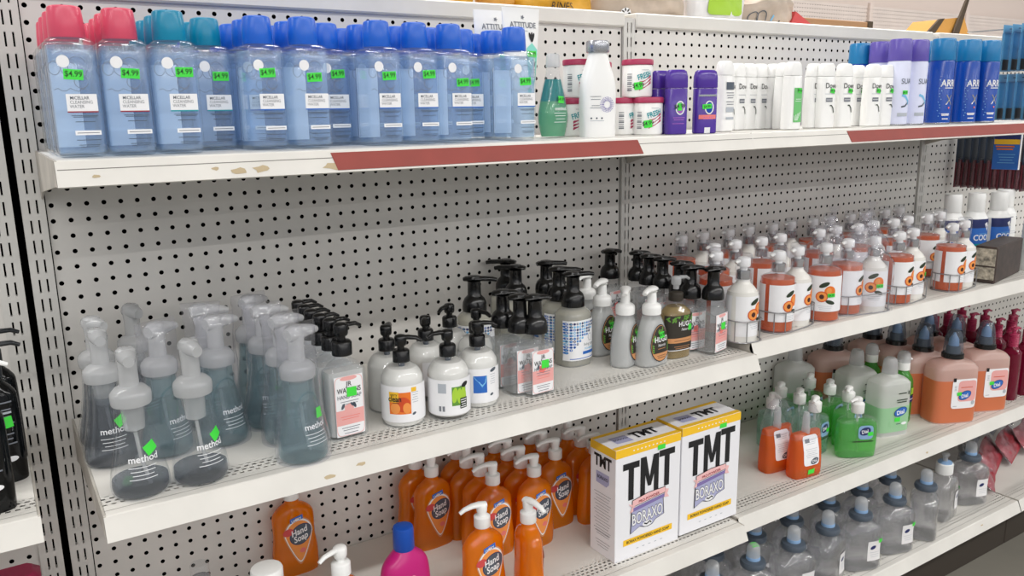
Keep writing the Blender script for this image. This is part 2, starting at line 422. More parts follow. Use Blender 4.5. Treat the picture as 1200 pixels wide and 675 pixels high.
# ------------------------------------------------------------------ shelves
def shelf(x0, x1, z, D, label, strips=(), scuffs=(), groove=False, lip=.031, rake=.013, group='shelves of the aisle unit', back=True):
    s = thing('shelf', 'shelf', (x0, -D, z), 0, label, group)
    w = x1 - x0
    mb = MB(); mb.box(.0034, w - .0034, .0015, D - .0085, -.012, 0, 'deck_steel', 0); mb.build('deck', s)
    mb = MB()
    prof = [(.0025, .0), (.0008, -.0002), (-.0005, -.0012), (-.0012, -.003), (-rake * .35, -.0105), (-rake, -lip), (-rake + .003, -lip - .0015), (-rake + .005, -lip + .001), (.004, -.012)]
    n = len(prof)
    mb.add([(x, y, zz) for x in (0, w) for y, zz in prof], [(i, (i + 1) % n, n + (i + 1) % n, n + i) for i in range(n)] + [tuple(range(n)), tuple(reversed(range(n, 2 * n)))], 'shelf_steel')
    # price channel groove along the lip
    fy = lambda t: -.0012 - (rake - .0012) * (t - .003) / (lip - .003)
    if groove: mb.add([(.002, fy(t) - .0004, -t) for t in (.0105, .0115)] + [(w - .002, fy(t) - .0004, -t) for t in (.0105, .0115)], [(0, 1, 3, 2)], 'groove')
    else: mb.add([(.002, .0148, .0003), (w - .002, .0148, .0003), (w - .002, .0157, .0003), (.002, .0157, .0003)], [(0, 1, 2, 3)], 'groove')
    mb.build('price_channel', s, 25)
    for x in (0, w - .003):
        mb = MB(); pr = [(-rake + .001, -lip), (.0, -.0001), (D - .0085, -.0001), (D - .0085, -.075), (D - .06, -.06), (.03, -lip - .002)]
        k = len(pr)
        mb.add([(xx, y, zz) for xx in (x, x + .003) for y, zz in pr], [(i, k + i, k + (i + 1) % k, (i + 1) % k) for i in range(k)] + [tuple(reversed(range(k))), tuple(range(k, 2 * k))], 'bracket_steel')
        mb.build('bracket', s)
    for a, b in strips:
        mb = MB(); t0, t1 = .004, lip - .003
        q = [(a - x0, fy(t0) - .0012, -t0), (b - x0, fy(t0) - .0012, -t0), (b - x0 + .006, fy(t1) - .0012, -t1), (a - x0 + .006, fy(t1) - .0012, -t1)]
        q += [(p[0], p[1] + .001, p[2]) for p in q]
        mb.add(q, [(3, 2, 1, 0), (4, 5, 6, 7), (0, 1, 5, 4), (1, 2, 6, 5), (2, 3, 7, 6), (3, 0, 4, 7)], 'red_strip')
        o = mb.build('label_strip', s); o['label'] = 'dark red plastic strip in the price channel'
    if scuffs:
        mb = MB()
        for cx_, t, rx_, rz_ in scuffs:
            rr_ = random.Random(int(cx_ * 1e4)); pts = []
            for k in range(9):
                q = rr_.uniform(.5, 1); th = 2 * PI * k / 9; tt = min(max(t + rz_ * q * math.sin(th), .012), lip - .002)
                pts.append((cx_ - x0 + rx_ * q * math.cos(th), fy(tt) - .0006, -tt))
            mb.add(pts, [tuple(range(9))], 'scuff')
        mb.build('scuff_mark', s)
    return s
DT, DM, DL, DM2, DL2, DB = .375, .416, .406, .398, .385, .40
E1 = X2 - .0005
shelf(-.0127, E1, Z_TOP, DT, 'top shelf at left, holding square blue bottles above a red strip', [(atx(387, 186, -DT), atx(746, 168, -DT))],
      [(.20, .022, .012, .005), (.23, .021, .014, .006), (.33, .022, .02, .006), (.03, .02, .006, .003), (.17, .018, .006, .003), (.86, .022, .01, .004)], True)
shelf(E1 + .003, X3 - .002, Z_TOP, DT - .004, 'top shelf at right, holding white bottles and blue spray cans', [(atx(993, 155, -DT), X3 - .02)], (), True)
shelf(-.0127, E1, Z_MID, DM, 'middle shelf at left, holding foam and pump hand soaps', (), [(.28, .02, .012, .004), (.33, .014, .01, .003)])
shelf(E1 + .003, X3 - .002, Z_MID2, DM2, 'middle shelf at right, holding peach soap bottles in wire caddies')
shelf(-.0127, E1, Z_LOW, DL, 'lower shelf at left, holding orange soaps and two white boxes')
shelf(E1 + .003, X3 - .002, Z_LOW2, DL2, 'lower shelf at right, holding green and orange refill bottles', (), [(1.9, .02, .008, .003)])
shelf(-.0127, E1, Z_BASE, DB, 'base shelf at left, hidden below the two white boxes')
shelf(E1 + .003, X3 - .002, Z_BASE, DB, 'base shelf at right, holding clear sanitizer bottles above the dark kick plate', (), [(2.2, .012, .01, .004)])
shelf(X3 + .002, X4, Z_BASE, DB, 'base shelf at the right photo edge, holding red bags')
shelf(X3 + .002, X4, Z_LOW2 - .004, DL2, 'lower shelf at the right photo edge beside the wine-red bottles')
shelf(X3 + .002, X4, Z_MID2, DM2, 'middle shelf at the right photo edge, holding white bottles with blue labels')
shelf(-.9, -.079, Z_MID, .365, 'shelf of the left neighbouring unit, holding black bottles', group=None)
# ================================================================== pumps
def pump_foam(parent, z, mat='black_plastic', rc=.0185, nz=(1, 0), h=.062, nl=.036, name='pump_head', droop=.0):
    """foamer: domed collar, stem, flat topped head with a short nozzle"""
    mb = MB()
    mb.loft([R(z, rc), R(z + h * .12, rc * 1.02), R(z + h * .25, rc * .98), R(z + h * .36, rc * .84), R(z + h * .42, rc * .66), R(z + h * .46, rc * .56), R(z + h * .84, rc * .54), R(z + h * .87, rc * .62)], mat, 28)
    a = math.atan2(nz[1], nz[0]); ca, sa = math.cos(a), math.sin(a)
    top = z + h * .93; q = rc / .0185
    pts = [(-.0165 * q, top - .001, .008, .0035), (-.0125 * q, top, .0118, .0048), (.004, top + .0005, .0118, .0055), (.015, top, .009, .005), (nl * .8, top - .001 - droop * .4, .0065, .0046), (nl, top - .003 - droop, .0055, .004)]
    nb = MB(); nb.tube([(p[0] * ca, p[0] * sa, p[1]) for p in pts], [(p[2], p[3]) for p in pts], mat, 14)
    mb.loft([R(top + .002, rc * .56), R(top + .0055, rc * .5), R(top + .0065, rc * .3)], mat, 20)
    o = mb.build(name, parent, 45); nb.build('nozzle', o, 45); return o
def pump_lotion(parent, z, mat='black_plastic', rc=.014, nz=(1, 0), h=.042, nl=.032, name='pump_head', collar=True, droop=.004):
    """lotion pump: ribbed collar, thin stem, round actuator with a curved spout"""
    mb = MB()
    if collar:
        mb.loft([R(z, rc), R(z + h * .38, rc), R(z + h * .44, rc * .86), R(z + h * .46, rc * .5)], mat, 28)
    mb.loft([R(z + h * .4, rc * .42), R(z + h * .66, rc * .42)], mat, 16)
    mb.loft([R(z + h * .6, rc * .62), R(z + h * .66, rc * .7), R(z + h * .9, rc * .72), R(z + h * .97, rc * .6), R(z + h, rc * .3)], mat, 24)
    a = math.atan2(nz[1], nz[0]); ca, sa = math.cos(a), math.sin(a); top = z + h * .86
    pts = [(0, top, .0058, .0042), (.012, top + .002, .0055, .004), (nl * .75, top + .001, .0046, .0034), (nl, top - droop, .0036, .0028)]
    nb = MB(); nb.tube([(p[0] * ca, p[0] * sa, p[1]) for p in pts], [(p[2], p[3]) for p in pts], mat, 12)
    o = mb.build(name, parent, 45); nb.build('nozzle', o, 45); return o
def simple(parent, name, secs, mat, N=32, angle=35, sm=0):
    mb = MB(); s = smooth(secs, sm) if sm else secs
    mb.loft(s, mat, N); return mb.build(name, parent, angle)
def shrink(secs, d, z0, z1):
    """the contents of a bottle: its rings pulled in by d between two heights"""
    out = []
    def interp(z):
        for a, b in zip(secs, secs[1:]):
            if a[0] <= z <= b[0]:
                t = 0 if a[0] == b[0] else (z - a[0]) / (b[0] - a[0]); return tuple(x + (y - x) * t for x, y in zip(a, b))
        return secs[-1]
    zs = [z0] + [s[0] for s in secs if z0 + .001 < s[0] < z1 - .001] + [z1]
    for z in zs:
        s = interp(z); out.append((z, max(s[1] - d, .0005), max(s[2] - d, .0005), s[3]))
    return out
def tube_part(parent, z0, z1, mat='frost_cap', r=.0028, lean=.004, name='dip_tube'):
    mb = MB(); mb.tube([(0, 0, z1), (lean * .3, 0, (z0 + z1) / 2), (lean, 0, z0)], r, mat, 8); return mb.build(name, parent)

# ================================================================== top shelf
def cleansing(cap, stripe, stick):
    t = thing('cleansing_water_bottle', 'bottle')
    hw, hd = .0285, .031
    secs = [(0, hw - .006, hd - .006, 6), (.0015, hw - .003, hd - .003, 6), (.005, hw - .0006, hd - .0006, 7), (.012, hw, hd, 7), (.135, hw, hd, 7), (.142, hw - .0008, hd - .001, 7), (.146, hw - .005, hd - .005, 6), (.1475, .022, .022, 3)]
    simple(t, 'body', secs, 'clear_plastic', 40)
    simple(t, 'liquid', shrink(secs, .0022, .006, .138), 'blue_water', 40)
    mb = MB(); mb.box(-hw + .004, .010, hd - .0042, hd - .0036, .012, .118, 'back_print'); mb.build('back_label', t)
    simple(t, 'cap', [R(.1476, .0205), R(.149, .0212), R(.165, .0208), R(.1815, .0195), R(.1845, .0185), R(.186, .016)], cap, 32, 40)
    mp = flat(-(-hd)); mp = flat(hd)
    def mp(u, v, o): return (u, -hd - o, v)
    L = Label(mp)
    k = .000303; q = .000327
    X = lambda px: (px - 277) * k * .93
    Y = lambda py: (590 - py) * q
    L.text("L'OREAL", -.003, Y(186), .0085, 'grey_ink', 0, .01, .95)
    L.disc(X(237), Y(230), .0072, .0075, 'white_paper', 1)
    for cx, cy, a, b in ((X(200), Y(255), .0065, .0085), (X(292), Y(250), .011, .013), (X(300), Y(305), .008, .008), (X(255), Y(255), .009, .009)):
        L.ring(cx, cy, a, b, .0007, 'grey_ink', 0, 28, .4, 2 * PI - .3)
    L.line([(X(190) + i * .0045, Y(335) + .002 * math.sin(i * 1.9)) for i in range(9)], .0007, 'grey_ink', 0)
    L.rect(X(232), Y(415), X(355), Y(350), 'white_paper', 1)
    for i, w in enumerate(('MICELLAR', 'CLEANSING', 'WATER')):
        L.text(w, X((285, 291, 272)[i]), Y(370 + i * 16), .0056, 'grey_ink' if i else 'slate', 2, .01 if i == 0 else 0, .86)
    L.rect(X(232), Y(419), X(355), Y(414), stripe, 2)
    L.lines(X(245), X(352), [Y(432), Y(437), Y(455)], 'slate', 1)
    L.rect(X(252), Y(504), X(357), Y(487), 'white_paper', 1); L.lines(X(260), X(350), [Y(497)], 'grey_ink', 2)
    L.lines(X(255), X(352), [Y(524), Y(543), Y(550)], 'slate', 1)
    L.build('label', t)
    sticker(mp, X(stick[0]), Y(stick[1]), t, .022, .0125, stick[2])
    return t
pink, teal_, blue = cleansing('pink_cap', 'dark_red', (272, 278, -.05)), cleansing('teal_cap', 'teal', (300, 268, 0)), cleansing('blue_cap', 'mid_blue', (290, 262, .05))
rows_y = [-.290, -.222, -.153, -.085]
colx = [.026, .087, .148, .209, .268, .330, .388, .447, .510, .571, .632, .694]
plan = {0: 'pppp', 1: 'pppp', 2: 'tttt', 3: '-ttb', 4: 'bbbb', 5: 'bbbb', 6: '-bbb', 7: 'bbbb', 8: 'bbbb', 9: 'bbbb', 10: '-bbb', 11: 'bbb-'}
colname = ['leftmost column', 'second column', 'third column', 'fourth, set-back column', 'fifth column', 'sixth column', 'seventh, set-back column', 'eighth column', 'ninth column', 'tenth column', 'eleventh, set-back column', 'last column beside the white tubes']
rn = ['front', 'second', 'third', 'rearmost']
for c in range(12):
    for r in range(4):
        ch = plan[c][r]
        if ch == '-': continue
        pr, cn = {'p': (pink, 'pink'), 't': (teal_, 'teal'), 'b': (blue, 'blue')}[ch]
        front = plan[c][:r].replace('-', '') == ''
        o = place(pr, colx[c] + random.uniform(-.0012, .0012), rows_y[r] + random.uniform(-.0015, .0015) + (.012 if c == 4 and r == 0 else 0), Z_TOP, random.uniform(-.025, .025),
              f'{cn}-capped square clear blue bottle, {"front" if front else rn[r]} of the {colname[c]}', 'square blue cleansing bottles on the top shelf', () if front else ('price_sticker',))
        for ch in o.children:
            if ch.name.startswith('price_sticker'): ch.location = ((0, .005, .002, .003, -.003, -.001, .002, .001, .004, .003, .000, -.001)[c], 0, (0, .002, .001, -.001, 0, -.006, .002, -.003, 0, -.012, -.01, -.010)[c])

def squeeze_tube():
    t = thing('cream_tube', 'tube')
    secs = [(.028, .0225, .0225, 2), (.05, .0255, .021, 2), (.12, .034, .0125, 2.2), (.19, .041, .005, 3), (.218, .043, .0016, 5), (.23, .0435, .0012, 6)]
    ss = smooth(secs, 5); simple(t, 'tube_body', ss, 'white_plastic', 36)
    simple(t, 'cap', [R(0, .021), R(.002, .0222), R(.026, .0225), R(.028, .021)], 'white_plastic')
    mp = body_map(ss); L = Label(mp, .0008)
    L.text('ATTITUDE', .002, .196, .0140, 'grey_ink', 1, .012, .92); L.blob(lambda a: (.003 * (1 + .35 * math.cos(5 * a)) * math.cos(a), .003 * (1 + .35 * math.cos(5 * a)) * math.sin(a)), 'grey_ink', 1, 40, 2, (.002, .214))
    L.lines(-.008, .012, [.190], 'pale_ink')
    L.poly([(.006, .160), (.020, .170), (.034, .158), (.030, .108), (.018, .092), (.005, .108)], 'mint', 1)
    for a in (-.35, .05, .4):
        L.disc(.020 + math.sin(a) * .008, .172 + math.cos(a) * .008, .0026, .009, 'ink', 2, -a)
    L.text('jelly', .018, .130, .0165, 'slate', 2, 0, .8); L.lines(.008, .028, [.122, .117, .109], 'slate', 2)
    L.disc(.006, .085, .005, .005, 'mint', 1)
    L.lines(.002, .022, [.068, .063, .05, .036], 'grey_ink', 1)
    L.build('label', t)
    sticker(mp, .018, .150, t, .022, .0115, .02, .0022)
    return t
tb = squeeze_tube()
place(tb, atx(611, 100, -.205), -.205, Z_TOP, .1, 'white cream tube with mint panel, standing on its cap behind the last blue-capped bottle')
place(tb, atx(580, 100, -.155), -.155, Z_TOP, 0, 'white cream tube half hidden behind the mint-panelled white tube', None, ('price_sticker',))

def gel_drop():
    t = thing('dish_soap_bottle', 'bottle')
    secs = [(0, .022, .014, 2), (.003, .0275, .017, 2), (.035, .034, .021, 2), (.058, .032, .02, 2), (.098, .0225, .0155, 2), (.122, .0145, .013, 2), (.138, .0122, .0122, 2)]
    ss = smooth(secs, 5); simple(t, 'body', ss, 'clear_plastic')
    simple(t, 'liquid', shrink(ss, .0015, .003, .07), 'green_gel'); simple(t, 'teal_layer', shrink(ss, .0015, .0702, .112), 'teal_gel')
    simple(t, 'cap', [R(.135, .0138), R(.137, .014), R(.157, .013), R(.16, .011)], 'frost_cap')
    mp = body_map(ss); L = Label(mp, .001)
    L.text('method', .005, .053, .0095, 'white_paper', 1, .012); L.lines(-.012, .018, [.047, .042, .036, .03], 'white_paper')
    L.build('label', t); sticker(mp, .006, .073, t, .015, .013, -.08, .0016)
    return t
place(gel_drop(), atx(648, 120, -.25), -.25, Z_TOP, 0, 'tear-shaped bottle of green gel soap beside the white tube', None, (), .93)
def lotion():
    t = thing('lotion_bottle', 'bottle')
    secs = [(0, .03, .02, 3), (.003, .0325, .0225, 3), (.07, .033, .023, 3), (.1, .031, .022, 2.8), (.126, .0235, .019, 2.4), (.143, .0185, .0165, 2), (.15, .0172, .016, 2)]
    ss = smooth(secs, 4); simple(t, 'body', ss, 'white_plastic')
    simple(t, 'cap', [R(.15, .020), R(.1515, .021), R(.168, .0213), R(.1705, .02)], 'silver')
    mp = body_map(ss); L = Label(mp, .0008)
    for r, n in ((.013, 30), (.0105, 26), (.0085, 22), (.0068, 18)):
        for k in range(n):
            a = 2 * PI * k / n; L.disc(.010 + r * math.cos(a), .058 + r * math.sin(a), .0007 + .0003 * (k % 2), .0007, 'violet_cap', 1, 0, 6)
    L.lines(-.022, -.002, [.072, .067, .056, .052], 'grey_ink')
    for k in range(3): L.disc(-.020 + .010 * k, .034, .0017, .0017, 'slate', 1, 0, 10)
    L.lines(-.022, .004, [.029], 'pale_ink'); L.build('label', t); return t
place(lotion(), atx(700, 110, -.285), -.285, Z_TOP, -.3, 'white lotion bottle with silver flip cap and dotted round motif')
def jar():
    t = thing('jar', 'jar')
    secs = [R(0, .026), R(.002, .0282), R(.006, .0288), R(.058, .0288), R(.0605, .0275)]
    simple(t, 'body', secs, 'white_plastic', 40)
    simple(t, 'lid', [R(.0602, .0297), R(.0612, .0305), R(.0685, .0305), R(.0705, .0292), R(.071, .0265)], 'crimson', 40)
    mp = body_map(secs); L = Label(mp, .0007)
    for i in range(3):
        v = .012 + i * .006; L.poly([(-.003, v), (.009, v + .006), (.024, v + .0135), (.024, v + .018), (.009, v + .0105), (-.003, v + .0045)], 'crimson', 1)
    L.text('FRESH', .010, .036, .0140, 'teal', 2, .02, .8, .3); L.lines(.002, .018, [.05], 'pale_ink', 1)
    for i in range(9): L.rect(-.027, .012 + i * .0038, -.017, .012 + i * .0038 + (.0012 + .0014 * (i % 3 == 0)), 'grey_ink', 1)
    L.build('label', t); sticker(mp, -.0045, .021, t, .016, .014, .1, .0016); return t
jr = jar()
G = 'white jars with crimson lids'
place(jr, atx(759, 130, -.275), -.275, Z_TOP, -.55, 'white jar with crimson lid at shelf front, right of the lotion bottle, carrying another jar', G)
place(jr, atx(729, 130, -.235), -.235, Z_TOP, .0, 'white jar on the shelf, half hidden between the lotion bottle and the front jar', G, ('price_sticker',))
place(jr, atx(671, 130, -.215), -.215, Z_TOP, -.5, 'white jar on the shelf under the left stack, behind the lotion bottle', G, ('price_sticker',))
place(jr, atx(747, 85, -.258), -.258, Z_TOP + .071, -.5, 'white jar on top of the right-hand stack, barcode towards the left', G)
place(jr, atx(678, 85, -.22), -.22, Z_TOP + .071, -.5, 'white jar on top of the left stack, left of the silver-capped bottle', G, ('price_sticker',))
place(jr, atx(694, 130, -.157), -.157, Z_TOP, .2, 'white jar at the rear on the shelf, behind the lotion bottle and the jar stacks', G, ('price_sticker',))
place(jr, atx(699, 85, -.16), -.16, Z_TOP + .071, .3, 'white upper jar at the rear, peeking out right of the silver-capped bottle', G, ('price_sticker',))
def stick(var):
    t = thing('deodorant_stick', 'deodorant')
    hw, hd = .0215 if var == 0 else .0235, .0135
    secs = [(0, hw - .002, hd - .002, 3), (.002, hw, hd, 3), (.085, hw, hd, 3), (.0865, hw - .0008, hd - .0008, 3)]
    simple(t, 'body', secs, 'purple', 36)
    c0 = .0872
    simple(t, 'cap', [(c0, hw - .0004, hd - .0004, 3), (c0 + .002, hw + .0004, hd + .0004, 3), (c0 + .022, hw + .0002, hd, 2.8), (c0 + .031, hw - .002, hd - .002, 2.6), (c0 + .034, hw - .006, hd - .005, 2.4)], 'purple', 36)
    mp = body_map(secs); L = Label(mp, .0008)
    L.ring(.003, .05, .0095, .013, .0022, 'white_paper', 1); L.disc(.003, .05, .0068, .010, 'lilac' if var == 0 else 'arrid_blue', 1)
    L.lines(-.011, .013, [.031, .027], 'lilac', 1, .0014)
    if var:
        L.rect(-.018, .028, .018, .036, 'coral', 1); L.rect(-.0185, .071, .0185, .0748, 'silver', 1); L.rect(-.006, .001, .006, .012, 'white_paper', 1)
    else: L.lines(-.012, .012, [.02], 'lilac', 1, .0012)
    L.build('label', t); sticker(mp, .002 if var == 0 else -.002, .052, t, .009 if var == 0 else .019, .014 if var == 0 else .009, .06, .0018); return t
s0, s1 = stick(0), stick(1)
place(s0, atx(792, 120, -.31), -.31, Z_TOP, -.35, 'purple deodorant stick with tall white ring label, right of the jars')
place(s0, atx(774, 120, -.272), -.272, Z_TOP, .1, 'purple deodorant stick mostly hidden behind the ringed purple stick', None, ('price_sticker',))
place(s1, atx(826, 120, -.315), -.315, Z_TOP, -.35, 'purple deodorant stick with coral band and silver collar')
def body_wash(kind):
    t = thing('body_wash_bottle', 'bottle')
    hw, hd = (.0215, .0145)
    secs = [(0, hw - .003, hd - .003, 3.5), (.002, hw, hd, 3.5), (.05, hw + .001, hd, 3.5), (.112, hw - .0005, hd - .001, 3.2), (.1135, hw - .002, hd - .002, 3)]
    simple(t, 'body', secs, 'white_plastic', 36)
    simple(t, 'cap', [(.114, hw - .0012, hd - .001, 3.2), (.1155, hw - .0006, hd - .0008, 3.2), (.136, hw - .003, hd - .0025, 3), (.141, hw - .006, hd - .004, 2.8), (.1425, hw - .009, hd - .007, 2.6)], 'white_plastic', 36)
    mp = body_map(secs); L = Label(mp, .0008)
    if kind == 'dove':
        L.text('Dove', .003, .088, .0165, 'ink', 1, .004, .9); L.rect(-.011, .058, .008, .067, 'grey_ink', 1); L.lines(-.01, .007, [.062], 'white_paper', 2)
        L.line([(.001, .050), (.006, .05), (.011, .044), (.013, .034)], .0026, 'leaf', 1); L.lines(-.014, .014, [.075], 'pale_ink')
    elif kind == 'green':
        L.rect(-.010, .016, .0165, .088, 'grass_green', 1); L.lines(-.006, .013, [.06, .064], 'white_paper', 2)
        for k in range(5): L.line([(-.006 + k * .002, .02), (-.008 + k * .005, .03 + k * .002)], .0012, 'white_paper', 2)
    else:
        for k, (a, b) in enumerate(((.085, .1), (.04, .05), (.025, .03))): L.rect(-.012, a, .016, b, 'slate' if k == 0 else 'pale_ink', 1)
        L.lines(-.012, .016, [.078, .073, .068, .06, .055], 'grey_ink', 1, .0014)
    L.build('label', t)
    if kind != 'back': sticker(mp, .007, .082 if kind == 'dove' else .082, t, .013, .010, -.2, .0018)
    return t
dv, gr, bk = body_wash('dove'), body_wash('green'), body_wash('back')
place(bk, atx(848, 120, -.272), -.272, Z_TOP, .15, 'white bottle showing its printed back label beside the coral-banded stick')
GD = 'white body wash bottles on the top shelf'
i = 0
for u, y, r in ((847, -.225, .9), (860, -.215, .9), (873, -.215, .9), (886, -.215, .85), (902, -.225, .7), (914, -.26, .65), (949, -.262, .3)):
    place(dv, atx(u + 3, 120, y), y, Z_TOP, r * .3 - .1, f'white body wash bottle, {ORD[i]} from left in the row right of the purple sticks', GD, ('price_sticker',) if i not in (4, 5, 6) else ()); i += 1
place(gr, atx(928, 110, -.30), -.30, Z_TOP, 0, 'white bottle with tall green label standing in front of the white row')
for k, (u, y) in enumerate(((967, -.285), (988, -.285), (1003, -.245), (1021, -.285), (1037, -.275))):
    place(dv, atx(u, 110, y), y, Z_TOP, -.15, f'white body wash bottle with script name, {ORD[k]} right of the green-labelled bottle', GD)
def can(kind):
    t = thing('spray_can', 'spray can')
    r, h, hc = (.0265, .152, .203) if kind != 'arrid' else (.0285, .155, .208)
    b = {'sure': 'pale_violet', 'arrid': 'arrid_blue', 'plain': 'arrid_blue'}[kind]; c = {'sure': 'violet_cap', 'arrid': 'arrid_cap', 'plain': 'arrid_cap'}[kind]
    secs = [R(0, r - .002), R(.002, r), R(h - .004, r), R(h, r - .002)]
    simple(t, 'can_body', secs, b, 40); simple(t, 'base_rim', [R(-.0, r - .0015), R(.0025, r + .0006), R(.004, r + .0004)], 'silver', 40)
    simple(t, 'cap', [R(h, r - .0006), R(h + .002, r), R(hc - .006, r - .0008), R(hc - .001, r - .003), R(hc, r - .006)], c, 40)
    mp = body_map(secs); L = Label(mp, .0006)
    if kind == 'sure':
        L.text('SUAVE', .012, .098, .018, 'slate', 1, .0, .85)
        L.line([(-.006, .072), (.004, .068), (.014, .058), (.013, .05)], .006, 'sky', 1); L.line([(-.006, .044), (.004, .046), (.013, .054)], .004, 'slate', 1)
        L.rect(-.014, .022, .014, .030, 'pale_ink', 1)
    else:
        L.text('ARRID', .012, .092, .023, 'white_paper', 1, .02, .85); L.lines(-.006, .022, [.087], 'white_paper', 1, .002)
        L.text('X', .008, .048, .034, 'silver', 1, .01, .8); L.disc(.009, .04, .0025, .0025, 'coral', 1)
        L.lines(-.01, .012, [.024, .021, .012], 'white_paper', 1, .0022)
        for k in range(14): L.disc(-.016 + .003 * math.sin(k * 2.3), .02 + k * .0068, .0012, .0012, 'sky', 1, 0, 8)
    L.build('label', t); sticker(mp, .002, .078 if kind == 'sure' else .062, t, .014, .009, 0, .0014)
    return t
sv, ar, pl = can('sure'), can('arrid'), can('plain')
place(sv, atx(1052, 100, -.285), -.285, Z_TOP, -.35, 'pale spray can with violet cap and green price sticker, left of the front pair')
place(sv, atx(1072, 100, -.285), -.285, Z_TOP, -.35, 'pale spray can with violet cap, right of the front pair', None, ('price_sticker',))
place(sv, atx(1029, 100, -.21), -.21, Z_TOP, -.35, 'violet-capped pale spray can standing behind the script-named white bottles', None, ('price_sticker',))
place(pl, atx(1005, 100, -.155), -.155, Z_TOP, -.4, 'blue spray can with blue cap seen above the white bottles', None); 
for k, (u, y, l, sk) in enumerate(((1103, -.30, 'deep blue spray can, leftmost of the front row of blue cans', ('price_sticker',)), (1092, -.235, 'deep blue spray can half hidden behind the leftmost blue can', ('price_sticker',)),
        (1121, -.26, 'deep blue spray can with green sticker, set back between two front cans', ()), (1133, -.305, 'deep blue spray can, second in the front row of blue cans', ('price_sticker',)),
        (1156, -.31, 'deep blue spray can, rightmost and nearest to the blue packets', ('price_sticker',)), (1143, -.235, 'deep blue spray can hidden behind the two rightmost blue cans', ('price_sticker',)))):
    place(ar, atx(u, 90, y), y, Z_TOP, -.45, l, 'deep blue spray cans', sk)
drop_unused(pl)

# ================================================================== middle shelf, left
def foamer(liq, shell, level, sleeve):
    t = thing('foam_soap_bottle', 'bottle')
    secs = [(0, .030, .030, 2), (.003, .035, .035, 2), (.012, .0375, .0375, 2), (.03, .0355, .0355, 2), (.06, .029, .029, 2), (.09, .0245, .0245, 2), (.115, .0225, .0225, 2), (.128, .0225, .0225, 2)]
    ss = smooth(secs, 4); simple(t, 'body', ss, shell)
    simple(t, 'liquid', shrink(ss, .002, .004, level), liq)
    simple(t, 'collar', [R(.124, .0245), R(.126, .0255), R(.137, .0258), R(.141, .0248), R(.147, .019), R(.150, .0115)], 'frost_cap')
    simple(t, 'pump_stem', [R(.148, .0122), R(.172, .0118), R(.185, .0128), R(.197, .0122), R(.2, .009)], 'frost_cap')
    mb = MB(); a = -1.45 if not sleeve else .3; ca, sa = math.cos(a), math.sin(a)
    pts = [(-.016, .188, .008, .009), (-.008, .189, .0125, .012), (.006, .189, .0125, .0115), (.02, .188, .009, .0095), (.034, .187, .007, .007), (.042, .185, .006, .005)]
    if not sleeve: pts = pts[:4] + [(.026, .187, .007, .008)]
    mb.tube([(p[0] * ca, p[0] * sa, p[1]) for p in pts], [(p[2], p[3]) for p in pts], 'frost_cap', 16); mb.build('pump_head', t, 50)
    simple(t, 'foam_chamber', [R(.085, .006), R(.09, .0135), R(.122, .0145)], 'frost')
    tube_part(t, .008, .088, 'frost_cap', .0025, .012)
    mp = body_map(ss)
    L = Label(mp, .0009); L.text('method', .008, .052, .0125, 'white_paper', 1, .012)
    L.lines(-.012, .024, [.045, .040, .035, .03], 'white_paper', 1, .0008)
    if sleeve: L.ring(0, .062, .024, .045, .003, 'teal_liquid', 0, 30, .3, 3.3)
    L.build('label', t); sticker(mp, .018, .068 if not sleeve else .072, t, .016, .0145, .5 if not sleeve else -.1, .0018, '')
    if sleeve:
        mb = MB(); sc = [(.001, .0395, .0395, 2), (.03, .039, .038, 2.2), (.08, .031, .031, 2.3), (.13, .0285, .028, 2.4), (.165, .026, .024, 2.6), (.198, .030, .012, 3), (.203, .031, .004, 3)]
        rr_ = random.Random(3); sm_ = smooth(sc, 3); mb.loft(sm_, 'clear_film', 28)
        mb.v = [(x * (1 + .03 * rr_.uniform(-1, 1)), y * (1 + .03 * rr_.uniform(-1, 1)), z) for x, y, z in mb.v]
        mb.build('shrink_wrap', t)
    return t
fg = foamer('grey_liquid', 'clear_plastic', .021, False); fgd = foamer('grey_liquid', 'clear_plastic', .10, False); ft = foamer('teal_liquid', 'clear_plastic', .118, True)
GF = 'conical foam soap bottles at the left of the middle shelf'
place(fg, .041, -.362, Z_MID, -.15, 'nearly empty clear conical foam bottle at the left end of the shelf front', GF)
place(fg, .118, -.366, Z_MID, .1, 'nearly empty clear conical foam bottle, right of the pair at the shelf front', GF)
place(fgd, .022, -.232, Z_MID, -.1, 'grey-filled conical foam bottle behind the front left empty one', GF)
place(fgd, .024, -.148, Z_MID, .4, 'grey-filled conical foam bottle at the far left, third from the front', GF, ('price_sticker',))
place(fgd, .086, -.092, Z_MID, .2, 'grey-filled conical foam bottle close to the pegboard at far left', GF, ('price_sticker',))
for (x, y, rt, l) in ((.097, -.243, .4, 'teal-filled wrapped conical foam bottle between the grey bottles and the wrapped pair'), (.178, -.248, .2, 'teal-filled wrapped conical foam bottle, nozzle pointing right, behind the right empty bottle'),
        (.178, -.162, -.3, 'teal-filled wrapped conical foam bottle, second of its column from the front'), (.259, -.381, .2, 'teal-filled wrapped conical foam bottle at the shelf front beside the pink-labelled flat bottle'),
        (.262, -.301, .1, 'teal-filled wrapped foam bottle directly behind the front teal one'), (.258, -.221, -.2, 'teal-filled wrapped foam bottle, third back in the column behind the front teal one'), (.259, -.141, .3, 'teal-filled wrapped foam bottle at the rear of the column behind the front teal one')):
    place(ft, x, y, Z_MID, rt, l, GF, () if rt == .2 and y < -.3 else (() if y == -.221 else ('price_sticker',)))

